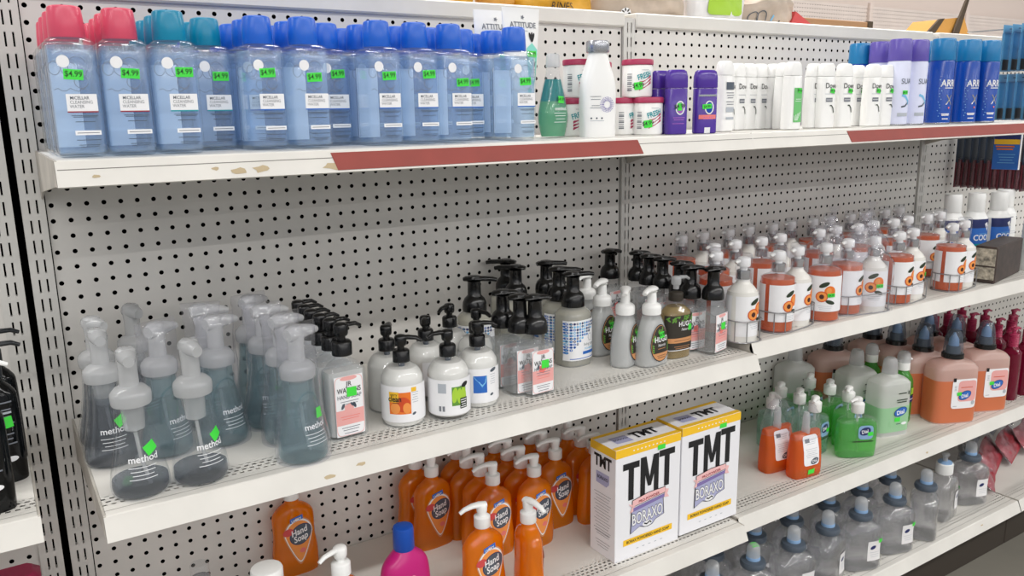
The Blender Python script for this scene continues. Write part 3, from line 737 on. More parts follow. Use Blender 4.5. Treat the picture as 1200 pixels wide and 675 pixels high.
def flat_soap(foam, clear_kind):
    """rectangular hand soap bottle with a tall paper label"""
    t = thing('hand_soap_bottle', 'bottle')
    hw, hd = (.032, .0165) if not foam else (.031, .022)
    zt = .128 if not foam else .110
    secs = [(0, hw - .006, hd - .005, 5), (.002, hw - .002, hd - .002, 5), (.006, hw, hd, 6), (zt - .03, hw, hd, 6), (zt - .018, hw - .002, hd - .001, 5), (zt - .008, hw - .011, hd - .003, 3.2), (zt - .002, .013, .0125, 2), (zt + .008, .0125, .0125, 2)]
    ss = smooth(secs, 3); simple(t, 'body', ss, 'clear_plastic', 40)
    simple(t, 'liquid', shrink(ss, .003, .006, zt - .02), 'milky' if not clear_kind else 'clear_milk', 40)
    if foam: pump_foam(t, zt + .002, 'black_plastic', .0222, (.85, -.3), .066, .028)
    else: pump_lotion(t, zt + .004, 'black_plastic', .0155, (.95, .2), .050, .036)
    mp = body_map(ss); L = Label(mp, .0009)
    a, b = .006, zt - .026
    L.rect(-.0235, a, .0235, b, 'white_paper', 0); L.rect(-.023, a + .018, .023, a + .042, 'pink_label', 1); L.disc(0, b - .004, .014, .0035, 'pink_label', 1)
    L.ring(0, (a + b) / 2, .0232, (b - a) / 2 - .0006, .0007, 'pink_label', 1, 40, 0, 2 * PI, 9)
    L.text('JR', 0, b - .016, .0105, 'ink', 2, .01); L.text('WATKINS', 0, b - .0265, .0115, 'ink', 2, .01, .76)
    L.text('HAND SOAP', 0, b - .036, .0088, 'slate', 2, .004, .8); L.lines(-.015, .015, [b - .041, b - .045], 'grey_ink', 2)
    L.blob(lambda q: (.0075 * (1 + .12 * math.cos(5 * q)) * math.cos(q), .0075 * (1 + .12 * math.cos(5 * q)) * math.sin(q)), 'pink_label' if not clear_kind else 'coral', 2, 30, 2, (-.002, a + .044))
    for q in (-1.2, -.7, 1.1): L.disc(-.002 - .0105 * math.sin(q), a + .047 + .003 * math.cos(q), .005, .0022, 'slate', 3, q)
    L.lines(-.016, .016, [a + .031, a + .027], 'coral', 2); L.lines(-.015, .015, [a + .013, a + .009, a + .004], 'slate', 2)
    L.build('label', t); sticker(mp, .004, b - .026, t, .016, .0145, 0, .0018, '')
    return t
w0, w1 = flat_soap(False, False), flat_soap(True, True)
for k, (x, y) in enumerate(((.343, -.338), (.340, -.300), (.337, -.262), (.336, -.224), (.338, -.186), (.340, -.148))):
    place(w0, x, y, Z_MID, .05, 'flat hand soap bottle with pink and white label, front of the black-pumped file' if k == 0 else f'flat black-pumped soap bottle, {ORD[k]} from front behind the pink label', 'file of flat black-pumped hand soaps', () if k == 0 else ('price_sticker',))

def round_soap(kind):
    t = thing('cream_soap_bottle', 'bottle')
    secs = [(0, .028, .028, 2), (.002, .0325, .0325, 2), (.006, .0345, .0345, 2), (.07, .0345, .0345, 2), (.082, .0322, .0322, 2), (.092, .0262, .0262, 2), (.0995, .016, .016, 2), (.104, .0135, .0135, 2)]
    ss = smooth(secs, 3); simple(t, 'body', ss, 'clear_plastic', 36); simple(t, 'cream', shrink(ss, .0012, .0075 if kind == 'cucumber' else .002, .094), 'milk', 36)
    pump_lotion(t, .102, 'black_plastic', .0138, (.95, -.25) if kind != 'cucumber' else (-.95, -.1), .044, .034)
    tube_part(t, .094, .104, 'slate', .005, 0, 'pump_shaft')
    mp = body_map(ss); L = Label(mp, .0009)
    L.rect(-.056, .010, .056, .070, 'white_paper', 0)
    if kind == 'orange':
        L.rect(-.026, .024, .010, .060, 'orange', 1); L.rect(-.026, .044, -.010, .061, 'yellow', 2)
        L.blob(lambda q: (.012 * math.cos(q), .0125 * math.sin(q)), 'deep_orange', 2, 24, 3, (-.003, .040)); L.disc(.003, .034, .0065, .009, 'peach', 3); L.disc(-.016, .034, .008, .009, 'peach', 3)
        L.text('very', -.018, .0545, .007, 'ink', 3, 0); L.text('clean', -.0165, .0455, .0135, 'ink', 4, .02, .8); L.lines(-.02, -.01, [.0425], 'ink', 4)
        L.rect(.011, .06, .02, .067, 'yellow', 1)
    elif kind == 'cucumber':
        L.rect(-.002, .026, .024, .058, 'leaf_green', 1)
        for k in range(3): L.disc(.003 + k * .0085, .044 - .002 * (k % 2), .0048, .013, 'lime', 2, .12 * (k - 1));
        L.rect(.012, .020, .026, .038, 'leaf', 3); L.lines(.013, .025, [.034, .030, .026, .022], 'white_paper', 4, .0014); L.disc(.022, .060, .007, .004, 'ink', 3, .4)
        L.rect(-.025, .048, -.011, .064, 'pale_ink', 1); L.rect(-.024, .017, -.020, .026, 'grey_ink', 1); L.rect(-.018, .017, -.014, .026, 'grey_ink', 1)
    else:
        L.rect(-.018, .028, .006, .058, 'navy' if False else 'mid_blue', 1); L.poly([(-.018, .058), (.006, .058), (.004, .046), (-.003, .038), (-.008, .046), (-.014, .052)], 'sky', 2)
        L.disc(.019, .066, .007, .003, 'slate', 1, .3)
    L.lines(.012, .024, [.058, .054, .05, .046, .042], 'pale_ink', 1); L.disc(.015, .0235, .0035, .0022, 'slate', 1, .4)
    L.build('label', t); return t
ro, rc, rb = round_soap('orange'), round_soap('cucumber'), round_soap('blue')
Zp = Z_MID + .142
place(ro, .443, -.334, Z_MID, -.35, 'round cream soap bottle with orange fruit label and black pump')
place(ro, .450, -.262, Z_MID, 1.2, 'round cream soap bottle with black pump behind the orange fruit label')
place(rc, .519, -.350, Z_MID, -.3, 'round cream soap bottle with cucumber slice label and black pump')
x, y = at(498, 372, Zp); place(rc, x, y, Z_MID, .9, 'round cream soap bottle with black pump behind the cucumber label')
place(rb, .588, -.328, Z_MID, -.25, 'round cream soap bottle with blue picture label and black pump')
x, y = at(553, 364, Zp); place(rb, x + .006, y - .004, Z_MID, -1.0, 'round cream soap bottle with black pump directly behind the blue picture label')
x, y = at(531, 356, Zp); place(rb, x - .012, y - .006, Z_MID, -2.4, 'round cream soap bottle with black pump rearmost of the cream group')
GW = 'clear foaming bottles with domed black pumps'
place(w1, .697, -.344, Z_MID, .05, 'clear flat foaming bottle with floral label at the front, left of the blue mosaic bottle', GW)
Zp = Z_MID + .178
for (u, v, l) in ((609, 345, 'clear flat foaming bottle second from front, behind the floral label'), (589, 340, 'clear flat foaming bottle third from front, behind the floral label')):
    x, y = at(u, v, Zp); place(w1, x, y, Z_MID, .05, l, GW, ('price_sticker',))
def mosaic():
    t = thing('foam_soap_bottle', 'bottle')
    secs = [(0, .032, .03, 2.6), (.003, .0355, .032, 2.6), (.09, .0355, .032, 2.6), (.105, .0335, .03, 2.5), (.116, .022, .021, 2.2), (.121, .0165, .0165, 2)]
    ss = smooth(secs, 3); simple(t, 'body', ss, 'frost', 36); simple(t, 'liquid', shrink(ss, .002, .003, .112), 'straw_soap', 36)
    pump_foam(t, .117, 'black_plastic', .0232, (.85, -.25), .067, .044)
    mp = body_map(ss); L = Label(mp, .0009); L.rect(-.036, .014, .036, .094, 'white_paper', 0)
    rr_ = random.Random(5)
    for i in range(12):
        for j in range(11):
            u, v = -.034 + i * .0058, .03 + j * .0058
            if v - .03 > (.014 - u) * 0 + (u + .034) * .95 - .004: 
                L.disc(u, v, .0026, .0026, rr_.choice(('sky', 'mid_blue', 'navy', 'sky', 'mid_blue')), 1, rr_.random() * 3, 6); L.disc(u, v, .0011, .0011, rr_.choice(('white_paper', 'sky', 'navy')), 2, 0, 6)
    L.ring(.015, .058, .006, .008, .0008, 'slate', 1, 6); L.text('living spa', .012, .042, .0085, 'slate', 1, .0, .9); L.text('FOAMING', .014, .034, .006, 'sky', 1, .01)
    L.rect(-.004, .025, .034, .031, 'mid_blue', 1); L.lines(-.03, .034, [.017], 'mid_blue', 1, .0014); L.build('label', t); return t
mo = mosaic()
GM = 'foaming soaps with a blue mosaic label and domed black pumps'
place(mo, .857, -.242, Z_MID, .1, 'large foaming bottle with blue mosaic label and domed black pump, nearest the shelf front')
Zp = Z_MID + .18
for (u, v, l) in ((655, 315, 'black-pumped mosaic foaming bottle directly behind the front mosaic bottle'), (640, 308, 'black-pumped mosaic foaming bottle, rearmost of the right mosaic file'), (604, 313, 'black-pumped mosaic foaming bottle with nozzle pointing left, second file'),
        (581, 303, 'black-pumped mosaic foaming bottle closest to the pegboard'), (549, 327, 'black-pumped mosaic foaming bottle left of the second file, above the cream soaps')):
    x, y = at(u, v, Zp); y = min(y, -.048); x += .012 * (u == 549); place(mo, x, y, Z_MID, 2.6 if u in (604, 581) else random.uniform(-.3, .3), l, GM)

def hugo():
    t = thing('foam_soap_bottle', 'bottle')
    secs = [(0, .034, .022, 2.6), (.003, .0375, .0245, 2.6), (.03, .038, .025, 2.5), (.06, .0345, .0235, 2.4), (.085, .0255, .0205, 2.2), (.1, .018, .017, 2), (.106, .017, .017, 2)]
    ss = smooth(secs, 4); simple(t, 'body', ss, 'frost', 36); simple(t, 'liquid', shrink(ss, .002, .003, .092), 'milky', 36)
    mb = MB(); z = .102
    mb.loft([R(z, .0185), R(z + .011, .019), R(z + .016, .0185), R(z + .02, .015), R(z + .022, .0095), R(z + .042, .0085), R(z + .044, .0105)], 'white_plastic', 30)
    a = math.radians(200); ca, sa = math.cos(a), math.sin(a)
    pts = [(-.012, z + .0485, .008, .0045), (-.006, z + .049, .011, .0055), (.006, z + .049, .0105, .0055), (.024, z + .050, .007, .0045), (.036, z + .049, .006, .004), (.042, z + .046, .005, .0035)]
    nb = MB(); nb.tube([(p[0] * ca, p[0] * sa, p[1]) for p in pts], [(p[2], p[3]) for p in pts], 'white_plastic', 14); nb.build('nozzle', mb.build('pump_head', t, 45), 45)
    mp = body_map(ss); L = Label(mp, .001)
    egg = lambda k, dv=0: (lambda q: ((.026 * (1 - .16 * math.sin(q))) * k * math.cos(q), .037 * k * math.sin(q)))
    L.blob(egg(1), 'ink', 0, 40, 8, (.0, .047)); L.blob(egg(.95), 'tan_label', 1, 40, 8, (.0, .047))
    f = egg(.925)
    def top(q):
        u, v = f(q); return (u, max(v, -.019))
    L.blob(top, 'label_dark', 2, 40, 8, (.0, .047))
    rr_ = random.Random(2)
    for k in range(14):
        q = rr_.uniform(.2, 2.9); rad = rr_.uniform(.6, .9); u, v = f(q); L.disc(u * rad, .047 + v * rad, .0035, .0016, 'leaf_green', 3, rr_.uniform(0, 3), 10)
    for s in (-1, 1):
        for k in range(4): L.disc(s * .021, .044 - k * .004, .0028, .0014, 'leaf_green', 3, s * .6, 10)
    L.text('HUGO', .001, .05, .0150, 'white_paper', 4, .015, .85); L.text('Naturals', .001, .041, .008, 'white_paper', 4, 0, .8, 0, .25); L.lines(-.01, .012, [.036], 'tan_label', 4)
    L.lines(-.012, .013, [.022, .018], 'label_dark', 3); L.build('label', t); sticker(mp, .002, .063, t, .015, .012, .05, .0022); return t
hg = hugo()
GH = 'foaming soaps with egg-shaped dark label and white pump'
place(hg, .978, -.336, Z_MID, .15, 'foaming soap with egg-shaped dark label at the front, white pump pointing left', GH)
x, y = at(733, 338, Z_MID + .152); place(hg, x, y, Z_MID, .5, 'white-pumped dark egg-label soap right behind the front one', GH)
x, y = at(706, 329, Z_MID + .152); place(hg, x, y, Z_MID, .2, 'white-pumped dark egg-label soap, third from front', GH)
x, y = at(688, 322, Z_MID + .152); place(hg, x, y, Z_MID, .1, 'white-pumped dark egg-label soap, rearmost, beside the blue mosaic bottle', GH, ('price_sticker',))
def amber():
    t = thing('shower_gel_bottle', 'bottle')
    secs = [(0, .030, .021, 2.6), (.003, .0335, .0235, 2.6), (.085, .034, .024, 2.6), (.097, .030, .022, 2.4), (.108, .017, .0155, 2.1), (.114, .013, .013, 2), (.12, .0125, .0125, 2)]
    ss = smooth(secs, 3); simple(t, 'body', ss, 'clear_plastic', 36); simple(t, 'liquid', shrink(ss, .0015, .002, .105), 'amber_soap', 36)
    simple(t, 'collar', [R(.116, .0142), R(.118, .0148), R(.131, .0148), R(.133, .013), R(.134, .006)], 'label_dark')
    pump_lotion(t, .122, 'frost_cap', .014, (.98, .1), .044, .036, 'pump_head', False)
    mp = body_map(ss); L = Label(mp, .0009); L.rect(-.036, .018, .036, .090, 'label_dark', 0); L.rect(-.036, .034, .036, .044, 'tan_label', 1); L.lines(-.02, .02, [.038], 'label_dark', 2); L.lines(-.02, .02, [.026, .022], 'tan_label', 1); L.rect(-.036, .018, .036, .0195, 'white_paper', 1)
    L.text('HUGO', .006, .068, .014, 'white_paper', 2, .015, .85); L.text('Naturals', .006, .059, .008, 'white_paper', 2, 0, .8, 0, .25)
    rr_ = random.Random(4)
    for k in range(26): L.disc(rr_.uniform(-.034, .034), rr_.uniform(.078, .089), .0034, .0015, 'leaf_green', 1, rr_.uniform(0, 3), 10)
    L.build('label', t); sticker(mp, .018, .064, t, .01, .012, 0, .0018, ''); return t
place(amber(), 1.052, -.325, Z_MID, -.05, 'amber gel bottle with dark banded label behind the egg-label soap')
place(w1, 1.135, -.346, Z_MID, .25, 'clear flat foaming bottle standing alone at the right end of the shelf', GW)
Zp = Z_MID + .178
for k, (u, v) in enumerate(((715, 292), (748, 294), (761, 298), (777, 301), (797, 306), (810, 311))):
    x, y = at(u, v, Zp); place(w1, x, y, Z_MID, random.uniform(-.2, .2), 'clear black-pumped foaming bottle standing alone in front of the pegboard joint' if k == 0 else f'clear black-pumped foaming bottle, {ORD[k - 1]} from left in the rear row behind the amber bottle', GW, ('price_sticker',))
# ================================================================== middle shelf, right: peach soaps in wire caddies
def fruit(L, u, v, k=1, lv=2):
    L.disc(u + .006 * k, v + .008 * k, .0085 * k, .009 * k, 'orange', lv); L.disc(u + .0045 * k, v + .0095 * k, .004 * k, .005 * k, 'peach', lv + 1)
    L.disc(u - .006 * k, v, .0092 * k, .0085 * k, 'deep_orange', lv + 2); L.disc(u - .006 * k, v, .0078 * k, .0072 * k, 'peach', lv + 3); L.disc(u - .006 * k, v, .0036 * k, .0036 * k, 'pit', lv + 4)
    L.disc(u - .003 * k, v + .0185 * k, .0085 * k, .0034 * k, 'leaf', lv + 1, .45); L.disc(u + .007 * k, v - .0085 * k, .0075 * k, .003 * k, 'leaf', lv + 1, -.3)
def peach(colour):
    org = colour == 'orange'
    t = thing('hand_soap_bottle' if org else 'hand_lotion_bottle', 'bottle')
    r = .036 if org else .032
    secs = [R(0, r - .004), R(.003, r - .0005), R(.006, r), R(.108, r), R(.114, r - .001), R(.119, r - .005), R(.123, r - .014), R(.126, .0135), R(.131, .0125)] if org else \
           [R(0, r - .004), R(.003, r - .0005), R(.006, r), R(.094, r), R(.104, r - .003), R(.113, r - .010), R(.119, r - .0165), R(.124, .0135), R(.131, .0125)]
    ss = smooth(secs, 2)
    if org: simple(t, 'body', ss, 'clear_plastic', 36); simple(t, 'liquid', shrink(ss, .0014, .003, .116), 'coral_soap', 36)
    else: simple(t, 'body', ss, 'milk', 36)
    simple(t, 'collar', [R(.128, .0138), R(.129, .0142), R(.146, .0142), R(.147, .012)], 'chrome')
    simple(t, 'pump_stem', [R(.146, .0075), R(.158, .0075)], 'white_plastic', 20)
    mb = MB(); mb.loft([R(.154, .0125), R(.156, .0135), R(.168, .0135), R(.172, .012), R(.174, .006)], 'white_plastic', 24)
    mb.tube([(0, 0, .165), (-.008, .003, .166), (-.015, .005, .165), (-.019, .006, .162)], [(.0075, .0055), (.007, .005), (.0055, .004), (.004, .003)], 'white_plastic', 12); mb.build('pump_head', t, 45)
    mb = MB(); mb.loft([R(.126, .0165), R(.150, .0172), R(.178, .0168), R(.181, .013)], 'clear_film', 24); mb.build('pump_cover', t)
    mp = body_map(ss); L = Label(mp, .0009); w = r * PI * .93
    L.rect(-1.38 * r, .024 if org else .012, -1.38 * r + 2 * PI * r - .0034, .104 if org else .096, 'white_paper', 0, 48)
    fruit(L, .002, .058, 1.45); L.lines(-.014, .018, [.036, .032, .028], 'pale_ink', 1)
    L.build('label', t); sticker(mp, .014, .062, t, .017, .0085, .05, .0034); return t
po, pw = peach('orange'), peach('white')
def caddy():
    t = thing('wire_caddy', 'caddy')
    def loop(z, rx=.0775, ry=.0385):
        n = 44; return [(rx * sgnpow(math.cos(2 * PI * k / n), .45), ry * sgnpow(math.sin(2 * PI * k / n), .6), z) for k in range(n)]
    mb = MB(); mb.tube(loop(.046), .0014, 'wire', 8, True); mb.build('top_ring', t)
    mb = MB(); mb.tube(loop(.0016), .0014, 'wire', 8, True); mb.build('base_ring', t)
    for k in (2, 7, 15, 20, 24, 29, 37, 42):
        p = loop(0)[k]; mb = MB(); mb.tube([(p[0], p[1], .0016), (p[0], p[1], .046)], .0012, 'wire', 8); mb.build('upright_wire', t)
    return t
cd = caddy()
GO, GWH, GC = 'orange peach soaps in wire caddies', 'white peach lotions in wire caddies', 'wire caddies of peach soap pairs'
nset = [0]
def pair(ox, oy, wx, wy, row, idx, stick=(0, 0), ro=None, rw=None):
    if ox is not None and wx is not None:
        place(cd, (ox + wx) / 2, (oy + wy) / 2, Z_MID2, math.atan2(wy - oy, wx - ox), f'wire caddy holding the {idx} orange and white peach pair in the {row} row', GC)
    place(po, ox, oy, Z_MID2 + .001, (.9 if ro is None else ro), f'orange peach soap bottle with pump, {idx} in the {row} row of caddies', GO, () if stick[0] else ('price_sticker',))
    place(pw, wx, wy, Z_MID2 + .001, (.5 if rw is None else rw), f'white peach lotion bottle with pump, {idx} in the {row} row of caddies', GWH, () if stick[1] else ('price_sticker',))
pair(1.575, -.343, 1.651, -.360, 'front', 'fourth', (0, 1), .2, -.85)
fr = [(1.213, -.279, 1.207, -.360, 'first', (0, 0), .3, .1), (1.325, -.352, 1.402, -.340, 'second', (0, 0), .0, .25), (1.483, -.352, None, None, 'third', (1, 1), -.85, 0),
      (1.765, -.350, 1.842, -.338, 'fifth', (0, 1), .05, .0), (2.0, -.348, 2.077, -.336, 'sixth', (0, 0), .0, .1)]
for ox, oy, wx, wy, i_, st, r1, r2 in fr:
    if wx is None: place(po, ox, oy, Z_MID2 + .001, r1, 'orange peach soap bottle turned to show its whole fruit picture, at the shelf front', GO); continue
    pair(ox, oy, wx, wy, 'front', i_, st, r1, r2)
for k, x in enumerate((1.285, 1.442, 1.655, 1.812, 1.968, 2.125)): pair(x, -.205, x + .077, -.197, 'middle', ORD[k], (0, 0), random.uniform(-.2, .3), random.uniform(-.2, .3))
for k, x in enumerate((1.318, 1.482, 1.646, 1.81, 1.974, 2.138)): pair(x, -.066, x + .077, -.062, 'rear', ORD[k], (0, 0), random.uniform(-.2, .3), random.uniform(-.2, .3))
# crumpled clear film left over a few caddies
def film(cad, h, seed):
    rr_ = random.Random(seed); mb = MB(); w, d = .081, .044
    secs = [(.001, w, d, 4), (.06, w, d, 4), (.115, w * .97, d * .95, 3.4), (.135, w * .8, d * .72, 2.6), (.16, w * .58, d * .5, 2.2), (h, w * .42, d * .22, 2)]
    mb.loft(smooth(secs, 3), 'clear_film', 22, None, (0, 0))
    mb.v = [(a + rr_.uniform(-.003, .003), b + rr_.uniform(-.003, .003), c + (rr_.uniform(-.006, .006) if c > .12 else 0)) for a, b, c in mb.v]
    # a twisted tuft on top
    mb.tube([(w * .1, 0, h * .97), (w * .05, -.01, h + .012), (-w * .12, -.018, h + .03)], [(.012, .008), (.007, .004), (.014, .002)], 'clear_film', 10)
    o = mb.build('shrink_film', cad, 60); o['label'] = 'crumpled clear wrap with a twisted tuft'
for k, (cx_, cy_) in enumerate(((1.613, -.351), (1.694, -.201), (1.85, -.201))):
    film(min((o for o in C.objects if o.name.startswith('wire_caddy')), key=lambda o: (o.location.x - cx_) ** 2 + (o.location.y - cy_) ** 2), .2, k + 1)

def lotion_big(framed):
    t = thing('lotion_bottle', 'bottle')
    secs = [(0, .034, .026, 2.6), (.003, .037, .0285, 2.6), (.13, .037, .0285, 2.6), (.147, .034, .0265, 2.4), (.158, .027, .023, 2.1), (.163, .0235, .0225, 2)]
    ss = smooth(secs, 3); simple(t, 'body', ss, 'white_plastic', 36)
    simple(t, 'cap', [R(.1635, .0228), R(.165, .0236), R(.196, .0236), R(.198, .0238), R(.2, .0238), R(.214, .0232), R(.217, .0218)], 'white_plastic', 32)
    mp = body_map(ss); L = Label(mp, .0009)
    if framed:
        L.ring(0, .075, .037, .06, .0016, 'navy', 1, 44, 0, 2 * PI, 12); L.rect(-.036, .028, .036, .032, 'mid_blue', 1); L.lines(-.02, .03, [.09, .084, .06, .054], 'pale_ink')
    else:
        L.rect(-.036, .026, .036, .142, 'mid_blue', 0); L.rect(-.036, .116, .036, .142, 'navy', 1); L.rect(-.036, .026, .036, .058, 'leaf_green', 1); L.rect(-.036, .058, .036, .07, 'teal', 1)
        L.text('COOL', .004, .080, .024, 'white_paper', 2, .02, .9); L.poly([(.008, .128), (.018, .133), (.030, .127), (.024, .119), (.02, .106), (.014, .118)], 'white_paper', 2); L.lines(-.012, .02, [.099, .095], 'sky', 2)
    L.build('label', t); return t
lb, lf = lotion_big(False), lotion_big(True)
for k, (x, y) in enumerate(((2.292, -.18), (2.372, -.205), (2.45, -.23))):
    place(lb, x, y, Z_MID2, -.25, f'big white bottle with blue and green label, {ORD[k]} from left behind the dark gift box', 'big white bottles with blue label')
place(lf, 2.545, -.20, Z_MID2, -.2, 'big white bottle with thin navy frame label, further back at the right photo edge')
place(lf, 2.455, -.34, Z_MID2, -.2, 'big white bottle with navy frame label at the shelf front, right photo edge')
t = thing('gift_box', 'box', (2.262, -.338, Z_MID2), .2, 'dark long gift box with speckled paper end, at the right end of the peach caddies')
mb = MB(); mb.box(-.115, .115, -.028, .028, 0, .1, 'pot_dark', .003); mb.build('box_body', t)
mb = MB(); mb.box(-.1165, -.112, -.025, .025, .01, .094, 'pot_paper', .001); mb.build('paper_end', t)
mb = MB(); mb.box(-.117, -.1165, -.026, .026, .044, .048, 'pot_dark'); mb.build('band', t)

# ================================================================== lower shelf, left
def hand_soap(pump, nz, lab=True):
    t = thing('hand_soap_bottle', 'bottle')
    secs = [(0, .038, .017, 2.8), (.003, .0430, .0205, 2.8), (.04, .0442, .022, 2.7), (.075, .0405, .021, 2.6), (.1, .0405, .021, 2.5), (.122, .0395, .0205, 2.3), (.136, .029, .018, 2.1), (.145, .0145, .0135, 2), (.156, .0125, .0125, 2)]
    ss = smooth(secs, 4); simple(t, 'body', ss, 'orange_soap', 40)
    mb = MB(); z = .153
    mb.loft([R(z, .0142), R(z + .001, .0148), R(z + .019, .0148), R(z + .0205, .013), R(z + .0215, .0085), R(z + .03, .0085)], 'white_plastic', 28)
    a = math.atan2(nz[1], nz[0]); ca, sa = math.cos(a), math.sin(a); h = z + .036
    mb.loft([R(z + .028, .0092), R(h, .0098), R(h + .006, .009), R(h + .009, .0055)], 'white_plastic', 24)
    nb = MB(); pts = [(-.008, h + .004, .008, .005), (.004, h + .0055, .0085, .0052), (.018, h + .005, .0066, .0045), (.032, h + .001, .0052, .004), (.041, h - .005, .004, .0033)]
    nb.tube([(p[0] * ca, p[0] * sa, p[1]) for p in pts], [(p[2], p[3]) for p in pts], 'white_plastic', 14); nb.build('nozzle', mb.build('pump_head', t, 45), 45)
    tube_part(t, .02, .15, 'frost_cap', .004, .004, 'dip_tube')
    mp = body_map(ss); L = Label(lambda u, v, o: mp(u * 1.2, .083 + (v - .080) * 1.24, o), .0009)
    drop = lambda k: (lambda q: (.0245 * k * math.cos(q) * (1 if math.sin(q) > 0 else (1 + math.sin(q) * .55)), (.028 if math.sin(q) > 0 else .050) * k * math.sin(q)))
    L.blob(drop(1), 'tan_label', 0, 40, 8, (.003, .082)); L.blob(drop(.93), 'white_paper', 1, 40, 8, (.003, .082)); L.blob(drop(.86), 'peach', 2, 40, 8, (.003, .081))
    L.poly([(-.010, .103), (.011, .107), (.011, .114), (-.010, .110)], 'mid_blue', 4); L.text('LUCKY', .0005, .1055, .0058, 'white_paper', 5, .015, .9, .17)
    L.disc(.006, .082, .0195, .016, 'navy', 3, .55); L.disc(.006, .082, .0185, .015, 'slate', 4, .55); L.disc(-.014, .089, .0085, .006, 'hip_label', 4, .3)
    L.text('Hand', .004, .083, .0145, 'white_paper', 6, .02, .85, .2, .15); L.text('Soap', .006, .072, .0145, 'white_paper', 6, .02, .85, .2, .15)
    L.disc(.007, .055, .005, .004, 'coral', 4); L.disc(.001, .059, .004, .003, 'peach', 4, .5)
    L.build('label', t); sticker(mp, .004, .076, t, .016, .010, .1, .0032, ''); return t
hs = hand_soap(True, (-.95, .25)); hs2 = hand_soap(True, (-.9, -.4))
GS = 'orange pump hand soaps on the lower shelf'
place(hs, .596, -.045, Z_LOW, .05, 'orange hand soap with green price sticker on its label, leftmost of the big orange group', GS)
NS = ('price_sticker',)
place(hs, .335, -.035, Z_LOW, .0, 'orange hand soap standing alone against the pegboard, left of the orange group', GS, NS)
place(hs, .585, -.335, Z_LOW, .05, 'orange hand soap at the front, cut by the bottom edge, label facing the aisle', GS, NS)
place(hs2, .662, -.368, Z_LOW, 1.35, 'orange hand soap turned edge-on at the bottom edge, right of the front orange one', GS)
for cname, x0, ys in (('column behind the front bottle', .688, (-.2, -.15, -.1, -.05)), ('middle column', .777, (-.215, -.166, -.117, -.068)), ('column beside the white boxes', .864, (-.172, -.122, -.072)), ('column hidden by the white boxes', .95, (-.255, -.2, -.15, -.1))):
    for k, y in enumerate(ys):
        place(hs, x0 + random.uniform(-.003, .003) - .004 * k * 0, y, Z_LOW, random.uniform(-.06, .1), f'orange pump soap, {ORD[k]} from front in the {cname}', GS, NS)
for k, y in enumerate((-.097, -.148)):
    place(hs, .606 + .002 * k, y + 0, Z_LOW, .05, 'orange pump soap in front of the green-stickered orange one, leftmost orange column', GS, NS) if k == 0 else None
